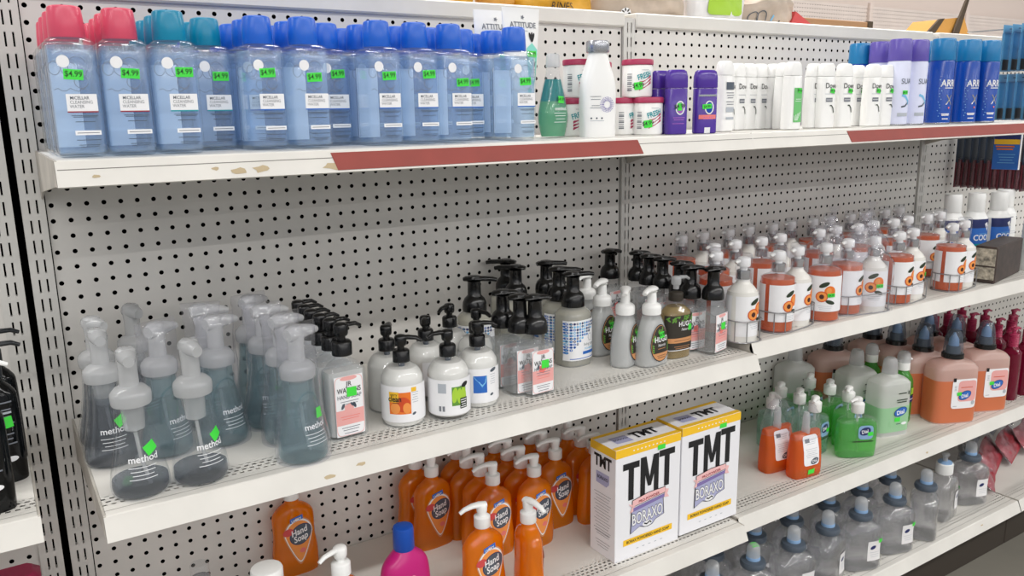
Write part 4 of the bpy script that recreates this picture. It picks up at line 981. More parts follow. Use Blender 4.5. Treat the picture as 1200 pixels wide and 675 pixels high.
# two powder soap boxes
def powder_box():
    t = thing('powder_soap_box', 'box')
    w, d, h = .085, .039, .238
    mb = MB(); mb.box(-w, w, -d, d, 0, h, 'box_white', .0008); mb.build('carton', t)
    def mp(u, v, o): return (u, -d - o, v)
    L = Label(mp, .0004)
    L.rect(-w, h - .018, w, h - .0005, 'box_yellow', 0)
    for k in range(9): L.disc(-.04 + .010 * k, h - .0095, .0022, .0016, 'white_paper', 1, 0, 8)
    L.rect(.022, h - .024, .042, h - .014, 'green_sticker', 3)
    # condensed capitals drawn as strokes
    def tee(u, v0, v1, W=.042, s=.0135):
        L.rect(u - W / 2, v1 - s, u + W / 2, v1, 'ink', 1); L.rect(u - s / 2, v0, u + s / 2, v1, 'ink', 1)
    v0, v1 = .126, .205
    tee(-.046, v0, v1); tee(.048, v0 + .006, v1 + .006)
    a, b, s = -.022, .026, .0125; q0, q1 = v0 - .004, v1 + .003
    L.rect(a, q0, a + s, q1, 'ink', 1); L.rect(b - s, q0, b, q1, 'ink', 1)
    L.poly([(a, q1), (a + s + .002, q1), (.002 + .004, q0 + .022), (.002 - .004, q0 + .022)], 'ink', 2); L.poly([(b, q1), (b - s - .002, q1), (.002 - .004, q0 + .022), (.002 + .004, q0 + .022)], 'ink', 2)
    sh = [(-.045, .104), (.040, .112), (.043, .072), (.02, .066), (.011, .058), (0, .056), (-.012, .058), (-.022, .062), (-.047, .052)]
    L.poly(sh, 'ink', 3); c = (-.002, .084); L.poly([(c[0] + (u - c[0]) * .955, c[1] + (v - c[1]) * .94) for u, v in sh], 'shield', 4)
    L.poly([(-.052, .118), (-.043, .109), (-.049, .098), (-.036, .101), (-.036, .113)], 'ribbon_pink', 5); L.poly([(.045, .126), (.054, .123), (.050, .114), (.055, .106), (.042, .108)], 'ribbon_pink', 5)
    L.poly([(-.043, .109), (.045, .118), (.045, .131), (0, .131), (-.043, .124)], 'ink', 5); L.poly([(-.042, .1102), (.044, .119), (.044, .1298), (0, .1298), (-.042, .1228)], 'ribbon_pink', 6)
    L.poly([(-.040, .099), (.042, .109), (.042, .116), (-.040, .107)], 'ribbon_violet', 6)
    L.text('PRO-POWDER', .001, .1165, .0085, 'dark_red', 7, .02, 1.0, .09); L.text('BORAXO', -.002, .072, .034, 'ink', 5, .05, .58, .06); L.text('BORAXO', -.002, .072, .034, 'white_paper', 6, .016, .58, .06)
    L.disc(-.002, .064, .013, .006, 'white_paper', 5); L.line([(-.011, .066), (-.004, .063), (.004, .067), (.008, .063)], .003, 'ink', 6)
    L.rect(-.064, .030, .066, .043, 'box_yellow', 1); L.text('BORAX POWDERED HAND SOAP', .001, .0335, .0088, 'ink', 2, .02, .86)
    for k in range(5): L.rect(-.03 + .016 * k, .016, -.024 + .016 * k, .0175, 'pale_ink', 1)
    L.build('front_print', t)
    def ms(u, v, o): return (-w - o, -u, v)
    S = Label(ms, .0004); S.rect(-d, h - .018, d, h - .0005, 'box_yellow', 0); S.text('TMT', 0, h - .048, .034, 'ink', 1, .04, .78)
    S.poly([(-.02, h - .06), (.02, h - .06), (.02, h - .078), (.012, h - .086), (-.02, h - .084)], 'shield', 1); S.text('BORAXO', 0, h - .074, .010, 'ink', 2, .02, .8)
    S.lines(-.026, .026, [h - .105 - .0065 * i for i in range(14)], 'grey_ink', 1); S.lines(-.02, .024, [.03, .024, .018, .05, .044], 'grey_ink', 1); S.build('side_print', t)
    def mt(u, v, o): return (u, v, h + o)
    T = Label(mt, .0004); T.rect(-w, -d, w, -d + .012, 'box_yellow', 0); T.rect(-w, d - .010, w, d, 'box_yellow', 0); T.text('TMT', .02, -.012, .036, 'ink', 1, .04, .9); T.poly([(-.062, -.016), (-.022, -.018), (-.022, .012), (-.062, .014)], 'shield', 1); T.text('BORAXO', -.042, -.004, .0095, 'ink', 2, .02, .9)
    T.build('top_print', t); return t
pb = powder_box()
place(pb, .9495, -.330, Z_LOW, .0, 'white powdered hand soap carton with big black letters, left of the pair', 'white powder soap cartons')
place(pb, 1.1235, -.330, Z_LOW2, .0, 'white powdered hand soap carton with big black letters, right of the pair', 'white powder soap cartons')
t = thing('shampoo_bottle', 'bottle', (.424, -.352, Z_LOW), .1, 'magenta bottle with blue cap, cut by the bottom edge')
ss = smooth([(0, .034, .021, 2.4), (.004, .039, .024, 2.4), (.09, .045, .026, 2.3), (.13, .0435, .0255, 2.2), (.15, .037, .023, 2.1), (.166, .020, .018, 2), (.17, .0165, .0165, 2)], 4); simple(t, 'body', ss, 'magenta', 36)
simple(t, 'cap', [R(.1695, .0168), R(.171, .0178), R(.205, .0172), R(.209, .0162), R(.21, .014)], 'cap_blue'); L = Label(body_map(ss), .0008); L.ring(0, .125, .006, .006, .0012, 'pink_label', 1, 16, 0, PI); L.lines(-.014, .014, [.118], 'pink_label'); L.build('label', t)
t = thing('hand_soap_bottle', 'bottle', (.313, -.355, Z_LOW), 0, 'clear bottle of orange soap with white pump pointing left, cut by the bottom edge')
ss = smooth([(0, .026, .02, 2.4), (.004, .03, .0225, 2.4), (.12, .03, .0225, 2.3), (.145, .026, .02, 2.1), (.158, .0145, .014, 2), (.166, .0125, .0125, 2)], 4); simple(t, 'body', ss, 'clear_plastic'); simple(t, 'liquid', shrink(ss, .0016, .003, .15), 'orange_soap')
pump_lotion(t, .163, 'white_plastic', .0155, (-.95, -.35), .048, .042)
t = thing('lotion_bottle', 'bottle', (.2, -.345, Z_LOW), 0, 'white round cap of a bottle rising above the bottom edge')
simple(t, 'body', smooth([R(0, .024), R(.004, .0275), R(.14, .0275), R(.17, .0265), R(.18, .022)], 3), 'white_plastic'); simple(t, 'cap', [R(.18, .023), R(.182, .0242), R(.203, .0242), R(.206, .0228), R(.207, .019)], 'white_plastic')
t = thing('spray_bottle', 'bottle', (.113, -.3, Z_LOW), 0, 'clear capped bottle top with grey collar at the lower left bottom edge')
simple(t, 'body', smooth([R(0, .018), R(.003, .0205), R(.17, .0205), R(.185, .0165)], 3), 'clear_plastic'); simple(t, 'collar', [R(.185, .0135), R(.186, .0142), R(.197, .0142), R(.198, .013)], 'silver'); simple(t, 'cap', [R(.197, .0135), R(.198, .0138), R(.217, .0135), R(.22, .012)], 'clear_plastic')

# ================================================================== lower shelf, right
def refill_pouch():
    t = thing('soap_refill_bag', 'pouch')
    secs = [(0, .040, .016, 4), (.004, .043, .021, 4), (.03, .0435, .025, 3.4), (.07, .043, .022, 3.4), (.1, .0425, .014, 4), (.112, .0415, .007, 5)]
    ss = smooth(secs, 3); simple(t, 'soap_bag', ss, 'bag_soap', 32)
    simple(t, 'spout', [R(.108, .010), R(.122, .010), R(.126, .0085), R(.15, .0085), R(.16, .006)], 'frost_cap', 20)
    mb = MB(); rr_ = random.Random(8); mb.loft(smooth([(.098, .043, .022, 3), (.125, .040, .024, 2.6), (.15, .034, .02, 2.3), (.175, .022, .012, 2), (.182, .010, .006, 2)], 3), 'clear_film', 24)
    mb.v = [(a + rr_.uniform(-.002, .002), b + rr_.uniform(-.002, .002), c) for a, b, c in mb.v]; mb.build('film_wrap', t, 60)
    mp = body_map(ss); L = Label(mp, .001); L.rrect(-.024, .034, .024, .106, 'white_paper', 0, 8); L.lines(-.018, .018, [.094, .09, .086, .074, .069, .064, .06, .055], 'pale_ink'); L.rect(-.018, .09, -.004, .099, 'grey_ink', 2)
    L.disc(.009, .044, .0125, .0075, 'slate', 1, .3); L.text('Dial', .009, .041, .010, 'white_paper', 2, .02, .9, .2); L.build('label', t); sticker(mp, .000, .018, t, .02, .0125, .05, .0016, ''); return t
rp = refill_pouch()
place(rp, 1.492, -.322, Z_LOW2, -.12, 'orange refill soap bag with white label, in front, right beside the white carton', 'orange refill soap bags')
place(rp, 1.462, -.262, Z_LOW2, -.1, 'orange refill soap bag half hidden behind the front orange bag', 'orange refill soap bags', NS)
def wide_soap(liq, name):
    t = thing('hand_soap_bottle', 'bottle')
    secs = [(0, .046, .018, 3.4), (.003, .05, .0215, 3.4), (.05, .0525, .0235, 3.2), (.085, .0515, .0225, 3.2), (.1, .044, .020, 2.8), (.107, .026, .0165, 2.2), (.112, .0135, .013, 2), (.118, .0125, .0125, 2)]
    ss = smooth(secs, 3); simple(t, 'body', ss, 'clear_plastic', 40); simple(t, 'liquid', shrink(ss, .0016, .003, .092), liq, 40)
    if liq == 'green_soap': pass
    mb = MB(); z = .116; mb.loft([R(z, .0152), R(z + .001, .016), R(z + .024, .016), R(z + .026, .0135), R(z + .03, .008)], 'white_plastic', 28)
    mb.loft([R(z + .028, .008), R(z + .031, .0105), R(z + .038, .010), R(z + .041, .006)], 'white_plastic', 22)
    mb.tube([(.004, 0, z + .035), (-.012, -.005, z + .036), (-.024, -.009, z + .031)], [(.008, .005), (.006, .0045), (.004, .0035)], 'white_plastic', 12); mb.build('pump_head', t, 45); tube_part(t, .01, .114, 'frost_cap', .003, .006)
    mp = body_map(ss); L = Label(mp, .0009); L.rrect(-.006, .052, .034, .088, 'pale_blue', 0, 4); L.disc(.012, .073, .015, .010, 'navy', 1, .35); L.text('Dial', .012, .0685, .0125, 'white_paper', 2, .02, .9, .2); L.lines(-.02, .034, [.045], 'leaf', 1, .003)
    L.build('label', t); sticker(mp, .026, .066, t, .014, .010, .1, .0016, ''); return t
wg, wa = wide_soap('green_soap', 'green'), wide_soap('aqua_soap', 'aqua')
GP = 'squat pump soaps in front of the big refill bottles'
place(wg, 1.692, -.322, Z_LOW2, -.5, 'squat wide green soap bottle with white pump at the shelf front', GP)
place(wg, 1.745, -.258, Z_LOW2, .1, 'squat green pump soap directly behind the front green one', GP, NS)
place(wg, 1.752, -.196, Z_LOW2, .1, 'squat green pump soap, second behind the front green one', GP, NS)
place(wg, 1.752, -.132, Z_LOW2, .1, 'squat green pump soap, rearmost of the green file', GP, NS)
place(wa, 1.612, -.256, Z_LOW2, .1, 'squat pale aqua pump soap, front of the file next to the orange bags', GP)
for k, y in enumerate((-.196, -.136)): place(wa, 1.628, y, Z_LOW2, .1, f'squat pale aqua pump soap, {ORD[k + 1]} from front in its file', GP, NS)
place(wa, 1.545, -.178, Z_LOW2, 1.2, 'squat pale aqua pump soap turned sideways behind the orange bags', GP, NS)
def jug():
    t = thing('refill_bottle', 'bottle')
    secs = [(0, .046, .030, 4), (.003, .05, .034, 4), (.008, .052, .036, 4.5), (.13, .052, .036, 4.5), (.147, .049, .034, 4), (.156, .04, .029, 3), (.162, .024, .022, 2.2), (.168, .019, .019, 2)]
    ss = smooth(secs, 3); simple(t, 'body', ss, 'milky', 40)
    simple(t, 'liquid', shrink(ss, -.0003, .012, .082), 'milky_green', 40)
    simple(t, 'cap', [R(.168, .0195), R(.17, .0205), R(.192, .0185), R(.205, .0165), R(.21, .012)], 'frost_cap')
    mp = body_map(ss); L = Label(mp, .0014); L.disc(.012, .068, .022, .0125, 'navy', 1, .25); L.disc(.012, .068, .0205, .0112, 'mid_blue', 2, .25); L.text('Dial', .012, .0615, .016, 'white_paper', 3, .025, 1, .15)
    L.lines(-.004, .032, [.1, .094, .118], 'leaf', 1, .0028); L.disc(.036, .119, .0025, .006, 'leaf', 1, 0, 8); L.rect(-.022, .03, .036, .05, 'milky_green', 0); L.disc(.026, .034, .009, .004, 'white_paper', 1); L.lines(.0, .014, [.033], 'slate', 1, .0022)
    L.build('label', t); sticker(mp, .002, .047, t, .018, .011, 0, .0024, ''); return t
jg = jug()
for k, (x, y) in enumerate(((1.898, -.272), (1.892, -.176), (1.79, -.05))):
    place(jg, x, y, Z_LOW2, -.25, ('big milky refill bottle with blue oval label, at the shelf front', 'big milky refill bottle directly behind the front one', 'big milky refill bottle in the rear, close to the pegboard')[k], 'big milky green refill bottles', () if k == 0 else NS)
def green_capped():
    t = thing('sanitizer_bottle', 'bottle')
    ss = smooth([(0, .026, .022, 2.6), (.003, .030, .0255, 2.6), (.1, .031, .026, 2.6), (.125, .028, .024, 2.4), (.142, .017, .017, 2), (.15, .015, .015, 2)], 3); simple(t, 'body', ss, 'green_soap', 36)
    simple(t, 'collar', [R(.15, .0165), R(.151, .0175), R(.172, .0172), R(.174, .015)], 'white_plastic'); simple(t, 'cap', [R(.1725, .0178), R(.19, .0172), R(.199, .0145), R(.203, .008)], 'frost_cap')
    mb = MB(); mb.tube([(.008, 0, .178), (.02, -.003, .179), (.034, -.006, .174)], [.005, .0045, .003], 'white_plastic', 10); mb.build('spout', t)
    mp = body_map(ss); L = Label(mp, .0009); L.rect(-.01, .06, .03, .078, 'navy', 1); L.rect(.002, .082, .024, .1, 'lime', 1); L.lines(-.006, .026, [.068], 'white_paper', 2, .0018); L.build('label', t); return t
gc = green_capped()
place(gc, 2.005, -.245, Z_LOW2, .1, 'bright green bottle with white capped spout, left of the orange jugs', 'bright green capped bottles'); place(gc, 2.0, -.15, Z_LOW2, .2, 'bright green capped bottle behind the first bright green one', 'bright green capped bottles')
def orange_jug():
    t = thing('refill_bottle', 'bottle')
    secs = [(0, .058, .032, 4), (.003, .063, .037, 4), (.01, .066, .040, 4.2), (.14, .066, .040, 4.2), (.16, .063, .038, 3.8), (.172, .052, .032, 3), (.178, .03, .026, 2.2), (.182, .025, .025, 2)]
    ss = smooth(secs, 3); simple(t, 'body', ss, 'milky_rose', 40); simple(t, 'liquid', shrink(ss, -.0004, .004, .125), 'milky_orange', 40)
    simple(t, 'collar', [R(.182, .027), R(.183, .029), R(.194, .0285), R(.196, .025)], 'black_plastic'); simple(t, 'inner_collar', [R(.195, .019), R(.215, .018), R(.217, .014)], 'slate'); simple(t, 'nozzle', [R(.216, .014), R(.235, .0125), R(.247, .005), R(.253, .003)], 'pale_blue')
    simple(t, 'cover', smooth([R(.194, .0262), R(.225, .0235), R(.25, .018), R(.26, .012), R(.263, .002)], 3), 'smoke_cap')
    mp = body_map(ss); L = Label(mp, .0014); L.rrect(-.022, .045, .055, .13, 'white_paper', 0, 10, 60); L.rrect(-.004, .065, .053, .125, 'pink_label', 1, 6); L.disc(.018, .083, .020, .0125, 'navy', 2, .4); L.disc(.018, .083, .0185, .011, 'mid_blue', 3, .4); L.text('Dial', .018, .077, .0145, 'white_paper', 4, .025, .9, .2)
    L.lines(-.016, -.008, [.11, .106, .102, .098], 'slate', 2); L.rect(-.02, .123, -.012, .134, 'ink', 2); L.lines(.004, .04, [.105], 'deep_orange', 2, .002); L.lines(-.016, -.004, [.052], 'slate', 2); L.disc(.045, .06, .006, .006, 'pale_ink', 2); L.build('label', t); sticker(mp, .0, .088, t, .014, .010, .1, .0026, ''); return t
oj = orange_jug()
for k, (x, y, l) in enumerate(((2.122, -.315, 'orange refill jug with clear conical cover, left of the two at the shelf front'), (2.285, -.318, 'orange refill jug with clear conical cover, right of the two at the shelf front'), (2.122, -.229, 'orange refill jug second in the left file'), (2.287, -.23, 'orange refill jug second in the right file'),
        (2.12, -.147, 'orange refill jug third in the left file'), (2.287, -.146, 'orange refill jug third in the right file'), (2.12, -.07, 'orange refill jug last in the left file, against the pegboard'), (1.925, -.075, 'orange refill jug with dark collar behind the milky refill bottles'))):
    place(oj, x, y, Z_LOW2, -.42, l, 'orange refill jugs', () if k < 2 else NS)
def wine():
    t = thing('body_wash_bottle', 'bottle')
    ss = smooth([(0, .03, .022, 2.8), (.003, .034, .0255, 2.8), (.13, .034, .0255, 2.8), (.145, .030, .0235, 2.5), (.155, .018, .017, 2), (.162, .014, .014, 2)], 3); simple(t, 'body', ss, 'wine_soap', 36)
    mb = MB(); prof = []
    for k in range(9): prof += [R(.162 + k * .0045, .0148), R(.1642 + k * .0045, .0128)]
    mb.loft(prof, 'crimson', 26); mb.loft([R(.199, .006), R(.21, .006), R(.212, .009), R(.218, .008)], 'crimson', 18); mb.tube([(0, 0, .215), (.016, -.004, .216), (.03, -.007, .211)], [.005, .0045, .003], 'crimson', 10); mb.build('pump_head', t, 40); return t
wn = wine()
for k, (x, y) in enumerate(((2.452, -.315), (2.53, -.318), (2.445, -.23), (2.523, -.232), (2.6, -.234), (2.447, -.15), (2.525, -.15), (2.603, -.15), (2.68, -.2), (2.45, -.07), (2.53, -.07), (2.61, -.07))):
    place(wn, x, y, Z_LOW2 - .004 if x > 2.45 else Z_LOW2, random.uniform(-.1, .2), f'wine-red bottle with ribbed pump collar, {ORD[k]} from the front left of its block', 'wine-red ribbed pump bottles')

# ================================================================== base shelf, right: clear sanitizer
def sanitizer(var):
    t = thing('sanitizer_bottle', 'bottle')
    secs = [(0, .046, .030, 3.4), (.003, .052, .0345, 3.4), (.012, .054, .036, 3.6), (.06, .0515, .034, 3.4), (.095, .054, .036, 3.4), (.112, .051, .034, 3), (.124, .036, .027, 2.4), (.13, .022, .021, 2), (.136, .0195, .0195, 2)]
    ss = smooth(secs, 3); simple(t, 'body', ss, 'sanitizer', 40)
    mb = MB(); s2 = shrink(ss, .003, .004, .112); rr_ = random.Random(6); mb.loft(s2, 'sanitizer', 30); mb.v = [(a + rr_.uniform(-.0018, .0018), b + rr_.uniform(-.0018, .0018), c) for a, b, c in mb.v]; mb.build('liquid', t, 60)
    if var != 'open':
        simple(t, 'collar', [R(.135, .0275), R(.137, .0285), R(.143, .030), R(.150, .0275), R(.153, .0185)], 'slate'); simple(t, 'ring', [R(.152, .0165), R(.16, .016), R(.162, .014)], 'pale_blue')
        simple(t, 'cap', smooth([R(.160, .0155), R(.178, .0152), R(.187, .0125), R(.191, .006), R(.1915, .001)], 3), 'frost_cap')
    else:
        simple(t, 'collar', [R(.134, .0225), R(.136, .0235), R(.163, .023), R(.165, .020)], 'white_plastic'); simple(t, 'ring', [R(.164, .0195), R(.169, .0185), R(.171, .012)], 'pale_blue')
        mb = MB(); mb.loft([R(.17, .007), R(.184, .006), R(.186, .010), R(.191, .011), R(.194, .008)], 'frost_cap', 20); mb.tube([(-.013, 0, .187), (0, 0, .1885), (.014, 0, .187)], [.004, .006, .004], 'frost_cap', 10); mb.build('valve', t, 45)
    mp = body_map(ss); L = Label(mp, .001); L.rect(.002, .030, .042, .084, 'white_bag', 0); L.disc(.018, .066, .0085, .005, 'navy', 1, .35); L.lines(.008, .038, [.052, .046, .04], 'pale_ink'); L.build('label', t); sticker(mp, .04, .082, t, .014, .011, 0, .002, ''); return t
sa, so = sanitizer('cap'), sanitizer('open')
GZ = 'clear sanitizer bottles on the base shelf'
frn = ((1.165, -.3), (1.298, -.3), (1.44, -.25), (1.703, -.35), (1.85, -.3), (1.995, .6))
sl = ['clear capped sanitizer, leftmost under the front of the left shelf', 'clear capped sanitizer with sticker-topped look, next to the shelf joint', 'clear grey-collared sanitizer, third in the front row', 'clear grey-collared sanitizer with big label and green sticker, front row middle', 'clear grey-collared sanitizer, second right of the front row middle', 'clear grey-collared sanitizer turned sideways in the front row']
for (x, r), l in zip(frn, sl): o = place(sa, x, -.347, Z_BASE, r, l, GZ, () if x in (1.703, 1.85, 1.298) else NS)
place(sa, 1.572, -.345, Z_BASE, .2, 'clear grey-collared sanitizer, left neighbour of the big-label one', GZ, NS)
place(so, 2.135, -.318, Z_BASE, .2, 'clear sanitizer with white collar and small valve instead of a cap')
place(sa, 2.285, -.312, Z_BASE, -.4, 'clear grey-collared sanitizer, rightmost beside the red bags', GZ, NS)
for k, x in enumerate((1.247, 1.395, 1.533, 1.68, 1.822, 1.95)): place(sa, x, -.268, Z_BASE, random.uniform(-.1, .2), f'clear grey-collared sanitizer, {ORD[k]} from left in the second row', GZ, NS)
for k, x in enumerate((1.26, 1.40, 1.54, 1.68, 1.82, 1.96)): place(sa, x, -.185, Z_BASE, random.uniform(-.1, .2), f'clear grey-collared sanitizer, {ORD[k]} from left in the third, shaded row', GZ, NS)

o = [o for o in C.objects if 'sticker-topped' in o.get('label', '')][0]; o['label'] = 'clear capped sanitizer with a green sticker on its cap, at the shelf joint'
L = Label(lambda u, v, q: (u, v, .1912 - (u * u + v * v) * 26 + q), .0012); L.rect(-.008, -.011, .008, .004, 'green_sticker', 0); L.build('cap_sticker', o)

# ================================================================== bags and hanging packs
def pillow(name, w, h, d, mat, seed=1, crumple=.004, sag=.0, nx=22, nz=14):
    rr_ = random.Random(seed); mb = MB(); vs, fs = [], []
    ph = [rr_.uniform(0, 6) for _ in range(6)]
    for s in (-1, 1):
        for j in range(nz + 1):
            for i in range(nx + 1):
                a, b = 2 * i / nx - 1, 2 * j / nz - 1
                e = max(0, (1 - a ** 4)) ** .5 * max(0, (1 - b ** 4)) ** .5
                n = math.sin(a * 5 + ph[0] + 2 * b) + math.sin(b * 7 + ph[1] - 3 * a) * .7 + math.sin(a * 13 + b * 9 + ph[2]) * .5
                top = h * (.5 + .5 * b) * (1 - sag * (.5 + .5 * math.sin(a * 2.6 + ph[3])) * (b > 0) * b)
                vs.append((w / 2 * a * (1 - .04 * math.sin(b * 3 + ph[4])), s * (d / 2 * e + crumple * n * e) , top))
        o = 0 if s < 0 else (nx + 1) * (nz + 1)
        for j in range(nz):
            for i in range(nx):
                q = (o + j * (nx + 1) + i, o + j * (nx + 1) + i + 1, o + (j + 1) * (nx + 1) + i + 1, o + (j + 1) * (nx + 1) + i)
                fs.append(q if s < 0 else q[::-1])
    mb.add(vs, fs, mat); return mb
def front_of(mb, nx=22, nz=14):
    """map label (u, v) on the front of the last pillow"""
    def f(u, v, o):
        W = max(p[0] for p in mb.v[:(nx + 1) * (nz + 1)]); H = max(p[2] for p in mb.v)
        a = min(max((u / W + 1) / 2 * nx, 0), nx - .001); b = min(max(v / H * nz, 0), nz - .001); i, j = int(a), int(b); s, t_ = a - i, b - j
        P = [Vector(mb.v[(j + y) * (nx + 1) + i + x]) for y in (0, 1) for x in (0, 1)]
        p = P[0] * (1 - s) * (1 - t_) + P[1] * s * (1 - t_) + P[2] * (1 - s) * t_ + P[3] * s * t_
        return (p.x, p.y - o * 2.2, p.z)
    return f
TZ = TOPZ + .020
def bag(x, y, w, h, d, mat, seed, label, rot=0, lean=0, deco=None, sag=.2):
    t = thing('bag', 'bag', (x, y - .045, TZ), rot, label); t.rotation_euler = (lean, 0, rot)
    mb = pillow('bag', w, h, d, mat, seed, .004, sag); mb.build('pouch', t, 80)
    if deco:
        L = Label(front_of(mb), .0012); deco(L); L.build('print', t)
    return t
def d1(L): L.lines(-.09, .10, [.04, .035, .03], 'deep_orange', 1, .002)
def d2(L):
    L.disc(.0, .062, .018, .016, 'white_paper', 1)
    for k in range(8): L.disc(.012 * math.cos(k * PI / 4), .062 + .011 * math.sin(k * PI / 4), .005, .0025, 'navy', 2, k * PI / 4, 8)
    L.text('RINES', .0, .022, .024, 'label_dark', 1, 0, .9); L.lines(.06, .11, [.075, .07, .065, .06], 'deep_orange', 1, .0015)
def d3(L):
    L.disc(-.075, .024, .014, .012, 'white_paper', 1)
    for k in range(7): L.disc(-.075 + .009 * math.cos(k * .9), .024 + .008 * math.sin(k * .9), .004, .002, 'label_dark', 2, k * .9, 8)
    L.text('RINES', .115, .012, .018, 'label_dark', 1); L.lines(-.08, -.05, [.07, .065], 'label_dark', 1, .0015); L.poly([(-.02, .075), (.1, .058), (.13, .03), (.07, .022), (.02, .045)], 'cardboard', 0) if False else None
def d4(L): L.rrect(-.052, .028, .078, .125, 'lime', 1, 8); L.rect(-.028, .072, .062, .118, 'pale_ink', 2); L.lines(-.02, .055, [.08, .088, .096], 'slate', 3, .003)
def d5(L):
    for k, (u, r) in enumerate(((-.085, .016), (-.055, .02))): L.ring(u, .035, r, r, .0025, 'slate', 1)
    L.line([(-.02, .03), (-.01, .045)], .005, 'sky', 1); L.line([(.0, .02), (.012, .032)], .004, 'ink', 1)
bag(.46, .15, .26, .075, .08, 'white_bag', 11, 'whitish bag lying on top of the unit, left of the orange-yellow bag', 0, .1)
bag(.725, .15, .25, .085, .08, 'gold_bag', 3, 'orange-yellow bag with printed lines on top, above the blue caps', .03, .1, d1)
bag(.902, .15, .085, .075, .06, 'amber_card', 5, 'small brown crumpled bag between the two orange-yellow bags')
bag(1.055, .15, .205, .095, .08, 'gold_bag', 4, 'orange-yellow bag with round flower emblem on top of the unit', -.03, .1, d2)
bag(1.31, .15, .285, .11, .085, 'beige_bag', 6, 'beige bag with small emblem on top at the pegboard joint', .02, .12, d3, .3)
bag(1.56, .13, .2, .17, .06, 'white_bag', 7, 'white pouch with lime green label standing on top of the unit', -.02, -.03, d4, .05)
bag(1.775, .16, .215, .115, .08, 'beige_bag', 8, 'beige bag with grey ring pattern right of the lime-labelled pouch', .05, .12, d5, .45)
t = thing('gift_box', 'box', (1.895, .075, TOPZ + .02), 0, 'red pointed paper corner lying on top right of the beige bag'); mb = MB()
mb.add([(-.06, 0, 0), (.09, 0, 0), (-.03, 0, .055), (-.06, .03, 0), (.09, .03, 0), (-.03, .03, .055)], [(0, 1, 2), (5, 4, 3), (0, 3, 4, 1), (1, 4, 5, 2), (2, 5, 3, 0)], 'hip_label'); mb.build('folded_paper', t)
t = thing('cardboard_box', 'box', (2.13, .25, TOPZ + .02), 0, 'low brown cardboard box on top, right of the red paper corner'); mb = MB(); mb.box(-.2, .19, -.1, .1, 0, .052, 'cardboard', .002); mb.build('carton', t); mb = MB(); mb.box(.17, .194, -.103, .1, .0, .054, 'dark_card'); mb.build('end_flap', t)
t = thing('cardboard_tray', 'box', (2.83, .2, TOPZ + .02), .0, 'tan cardboard display tray with dark folded flaps on top at right')
mb = MB(); mb.add([(-.16, 0, 0), (.17, 0, 0), (.10, 0, .10), (-.05, 0, .085), (-.16, .1, 0), (.17, .1, 0), (.10, .1, .10), (-.05, .1, .085)], [(0, 1, 2, 3), (7, 6, 5, 4), (0, 4, 5, 1), (1, 5, 6, 2), (2, 6, 7, 3), (3, 7, 4, 0)], 'amber_card'); mb.build('tray', t)
mb = MB(); mb.add([(.0, -.004, .0), (.05, -.004, .02), (.105, -.004, .165), (.085, -.004, .155), (.0, -.012, .0), (.05, -.012, .02), (.105, -.012, .165), (.085, -.012, .155)], [(3, 2, 1, 0), (4, 5, 6, 7), (0, 1, 5, 4), (1, 2, 6, 5), (2, 3, 7, 6), (3, 0, 4, 7)], 'dark_card'); mb.build('flap', t)
mb = MB(); mb.add([(-.19, -.004, .0), (-.13, -.004, .0), (-.04, -.004, .088), (-.07, -.004, .085), (-.19, -.012, .0), (-.13, -.012, .0), (-.04, -.012, .088), (-.07, -.012, .085)], [(3, 2, 1, 0), (4, 5, 6, 7), (0, 1, 5, 4), (1, 2, 6, 5), (2, 3, 7, 6), (3, 0, 4, 7)], 'dark_card'); mb.build('flap', t)

def hook(x, z, n, label):
    mb = MB(); mb.tube([(0, -.001, 0), (0, -n * .5, -.001), (0, -n, 0), (0, -n - .012, .008)], .0022, 'chrome', 8); o = mb.build('peg_hook'); o.location = (x, 0, z); tag(o, label, 'hook')
def blister():
    t = thing('hanging_blister_pack', 'pack')
    mb = MB(); mb.box(-.03, .03, -.001, .001, -.035, .06, 'dusk'); mb.box(-.03, .03, -.001, .001, -.115, -.035, 'maroon'); mb.build('card', t)
    mb = MB(); mb.loft([R(-.108, .0065), R(-.104, .008), R(-.06, .008), R(-.058, .0066), R(-.03, .0066), R(-.026, .005)], 'maroon', 18, Matrix.Translation((-.018, -.0095, 0))); mb.loft([R(-.108, .0065), R(-.104, .008), R(-.06, .008), R(-.058, .0066), R(-.03, .0066), R(-.026, .005)], 'maroon', 18, Matrix.Translation((.012, -.0095, 0))); mb.build('lash_tube', t)
    mb = MB(); mb.box(-.0285, .0285, -.0165, -.001, -.113, -.018, 'clear_plastic', .003); mb.build('blister', t); return t
bl = blister()
hook(2.575, .03 + ZF, .26, 'chrome peg hook carrying the maroon tube packs')
for k in range(10): place(bl, 2.575, -.035 - .0225 * k, ZF - .012, 0, f'blister pack of maroon tubes on a dark card, {ORD[k]} from the pegboard on its hook', 'maroon tube packs on one hook')
def packet():
    t = thing('hanging_packet', 'pack')
    mb = MB(); mb.box(-.034, .034, -.004, .004, -.115, 0, 'blue_pack', .003); mb.build('pouch', t); mb = MB(); mb.box(-.030, .030, -.0046, .0046, -.112, -.078, 'charcoal', .002); mb.build('contents', t); mb = MB(); mb.box(-.034, .034, -.001, .001, -.006, .022, 'packet_blue'); mb.build('header', t); return t
pk = packet()
for zz, nm in ((.345, 'upper'), (.2, 'lower')):
    hook(2.60, zz + .012 + ZF, .27, f'chrome peg hook of the {nm} row of blue packets')
    for k in range(6): place(pk, 2.60, -.13 - .026 * k, zz + ZF - .0, 0, f'pale blue packet, {ORD[k]} from the rear on the {nm} hook at right', f'pale blue packets on the {nm} hook')
t = thing('hanging_razor_pack', 'pack', (2.452, -.235, ZF), -1.3, 'bright blue hanging carton with yellow band, in front of the maroon tube packs')
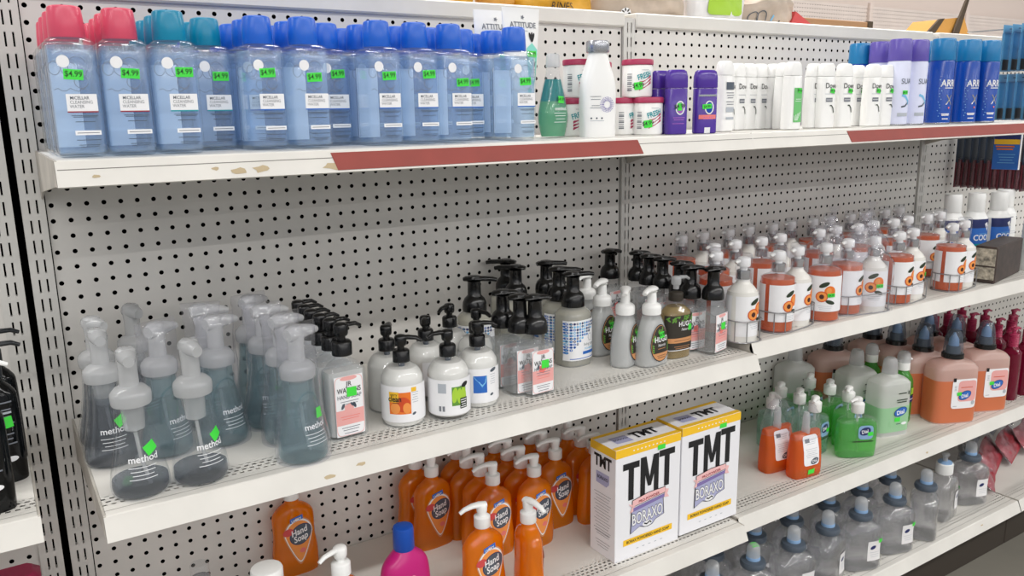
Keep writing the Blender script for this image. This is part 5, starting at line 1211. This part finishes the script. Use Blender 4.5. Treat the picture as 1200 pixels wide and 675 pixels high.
mb = MB(); mb.box(-.034, .034, -.009, .009, -.055, .06, 'mid_blue', .001); mb.build('carton', t); L = Label(flat(-.009), .0004); L.rect(-.033, .032, .033, .06, 'navy', 1); L.rect(-.033, .018, .033, .033, 'yellow', 1); L.lines(-.028, .02, [.01, .002], 'orange', 1, .004); L.lines(-.02, .024, [-.012, -.02, -.028, -.036], 'sky', 1, .0016); L.text('TOTAL', 0, .046, .013, 'white_paper', 2, .02) if False else None; L.lines(-.028, .026, [.05], 'white_paper', 2, .006); L.build('print', t)
mb = MB(); mb.box(.0342, .0352, -.009, .009, -.055, .06, 'white_paper'); mb.build('white_side', t)
hook(2.452, .055 + ZF, .25, 'chrome peg hook of the bright blue carton')
for k in range(3):
    t = thing('hanging_clip_pack', 'pack', (2.66, -.2 - .03 * k, ZF), 0, ('red and white hanging pack', 'red and white hanging pack, middle one', 'red and white hanging pack with green sticker')[k] + ' at the right edge beside the maroon tubes', 'red and white packs')
    mb = MB(); mb.box(-.032, .032, -.001, .001, -.11, .05, 'white_bag'); mb.build('card', t); mb = MB(); mb.box(-.028, .028, -.009, -.001, -.08, .005, 'dark_red', .003); mb.build('blister', t)
    mb = MB(); mb.box(-.031, .031, -.0025, -.0012, -.108, -.084, 'sky'); mb.build('lower_print', t)
    if k == 2: sticker(lambda u, v, o: (u, -.009 - o, v), -.012, -.04, t, .02, .02, 0, .0006, '')
hook(2.66, .03 + ZF, .27, 'chrome peg hook of the red and white packs')
# red and clear pouches heaped on the base shelf
for k, (x, y, rz, tilt, w_, h_, l) in enumerate(((2.47, -.30, .5, -.95, .20, .17, 'clear pouch with red bottom, front of the heap on the base shelf'), (2.60, -.25, .35, -.8, .22, .19, 'red and clear pouch, second in the leaning heap'), (2.73, -.24, .3, -.7, .22, .2, 'red and clear pouch, third in the leaning heap'), (2.86, -.23, .25, -.6, .22, .2, 'red and clear pouch at the back of the leaning heap'))):
    t = thing('pouch', 'bag', (x, y, Z_BASE + .012), 0, l, 'red pouches on the base shelf'); t.rotation_euler = (tilt, 0, rz)
    mb = pillow('p', w_, h_, .03, 'clear_film', 20 + k, .003, .1); mb.build('clear_front', t, 80)
    mb = pillow('p', w_ * .92, h_ * .45, .022, 'dark_red', 30 + k, .003, .1); mb.build('red_contents', t, 80)
    mb = pillow('p', w_ * .8, h_ * .3, .016, 'charcoal', 40 + k, .002, .1); mb.v = [(a, b, c + h_ * .5) for a, b, c in mb.v]; mb.build('dark_contents', t, 80)

# ================================================================== left neighbour: black bottles
def black_bottle(wp):
    t = thing('shower_gel_bottle', 'bottle')
    ss = smooth([(0, .024, .018, 2.6), (.003, .028, .021, 2.6), (.11, .028, .021, 2.6), (.13, .024, .019, 2.4), (.142, .014, .014, 2), (.15, .013, .013, 2)], 3); simple(t, 'body', ss, 'dark_gel', 36)
    pump_lotion(t, .148, 'white_plastic' if wp else 'charcoal', .0145, (.95, .1), .05, .04); mp = body_map(ss); L = Label(mp, .0008)
    L.lines(-.016, .018, [.115, .105, .095, .085, .07, .063, .056], 'grey_ink', 1, .002); L.lines(-.012, .016, [.100, .09], 'pale_ink', 1, .003); L.disc(.008, .035, .009, .004, 'white_paper', 1); L.build('label', t); sticker(mp, .008, .088, t, .016, .016, .1, .0016, ''); return t
bw, bk2 = black_bottle(True), black_bottle(False)
place(bw, -.130, -.31, Z_MID, 0, 'black gel bottle with white pump at the left photo edge, nearest the shelf front')
place(bw, -.106, -.205, Z_MID, .1, 'black gel bottle with green sticker, second from front at the left edge', None) if False else place(bk2, -.112, -.215, Z_MID, .1, 'black gel bottle with green sticker, second from front at the left edge')
place(bk2, -.110, -.135, Z_MID, .1, 'black gel bottle behind the green-stickered black bottle', None, NS)
t = thing('bag', 'bag', (-.138, -.2, Z_LOW + .2345), 0, 'crimson pack top showing at the lower left corner'); mb = MB(); mb.box(-.05, .05, -.03, .03, -.2345, .0, 'crimson', .01); mb.build('pouch', t)
shelf(-.9, -.079, Z_LOW, .37, 'lower shelf of the left neighbouring unit, mostly outside the photo', group=None)
# prototypes that were only copied are dropped
for o in [o for o in C.objects if o.type == 'EMPTY' and 'label' not in o]:
    for ch in list(o.children): bpy.data.objects.remove(ch)
    bpy.data.objects.remove(o)
# ================================================================== camera and light
cam = bpy.data.cameras.new('camera'); co = bpy.data.objects.new('camera', cam); C.objects.link(co)
cam.sensor_width = 36; cam.lens = FOC / 1200 * 36; cam.clip_start = .02
co.matrix_world = Matrix.Translation(CAM) @ ROT.to_4x4(); SC.camera = co
def tube_light(name, x, y, z, sx, sy, power, col=(1, .985, .965)):
    l = bpy.data.lights.new(name, 'AREA'); l.shape = 'RECTANGLE'; l.size = sx; l.size_y = sy; l.energy = power; l.color = col
    o = bpy.data.objects.new(name, l); C.objects.link(o); o.location = (x, y, z); return o
# parallel rows of fluorescent tubes under the store ceiling
for y in (3.4, .45, -2.5, -5.4, -8.4, -11.3, -14.2):
    tube_light('ceiling_tubes', 2.0, y, 3.1, 13.0, .12, 170)
w = bpy.data.worlds.new('store'); SC.world = w; w.use_nodes = True
w.node_tree.nodes['Background'].inputs[0].default_value = (.92, .95, 1, 1); w.node_tree.nodes['Background'].inputs[1].default_value = .42
SC.cycles.transparent_max_bounces = 40; SC.cycles.max_bounces = 8; SC.cycles.use_denoising = True
SC.view_settings.view_transform = 'Standard'; SC.view_settings.look = 'None'; SC.view_settings.gamma = 1; SC.view_settings.exposure = .22
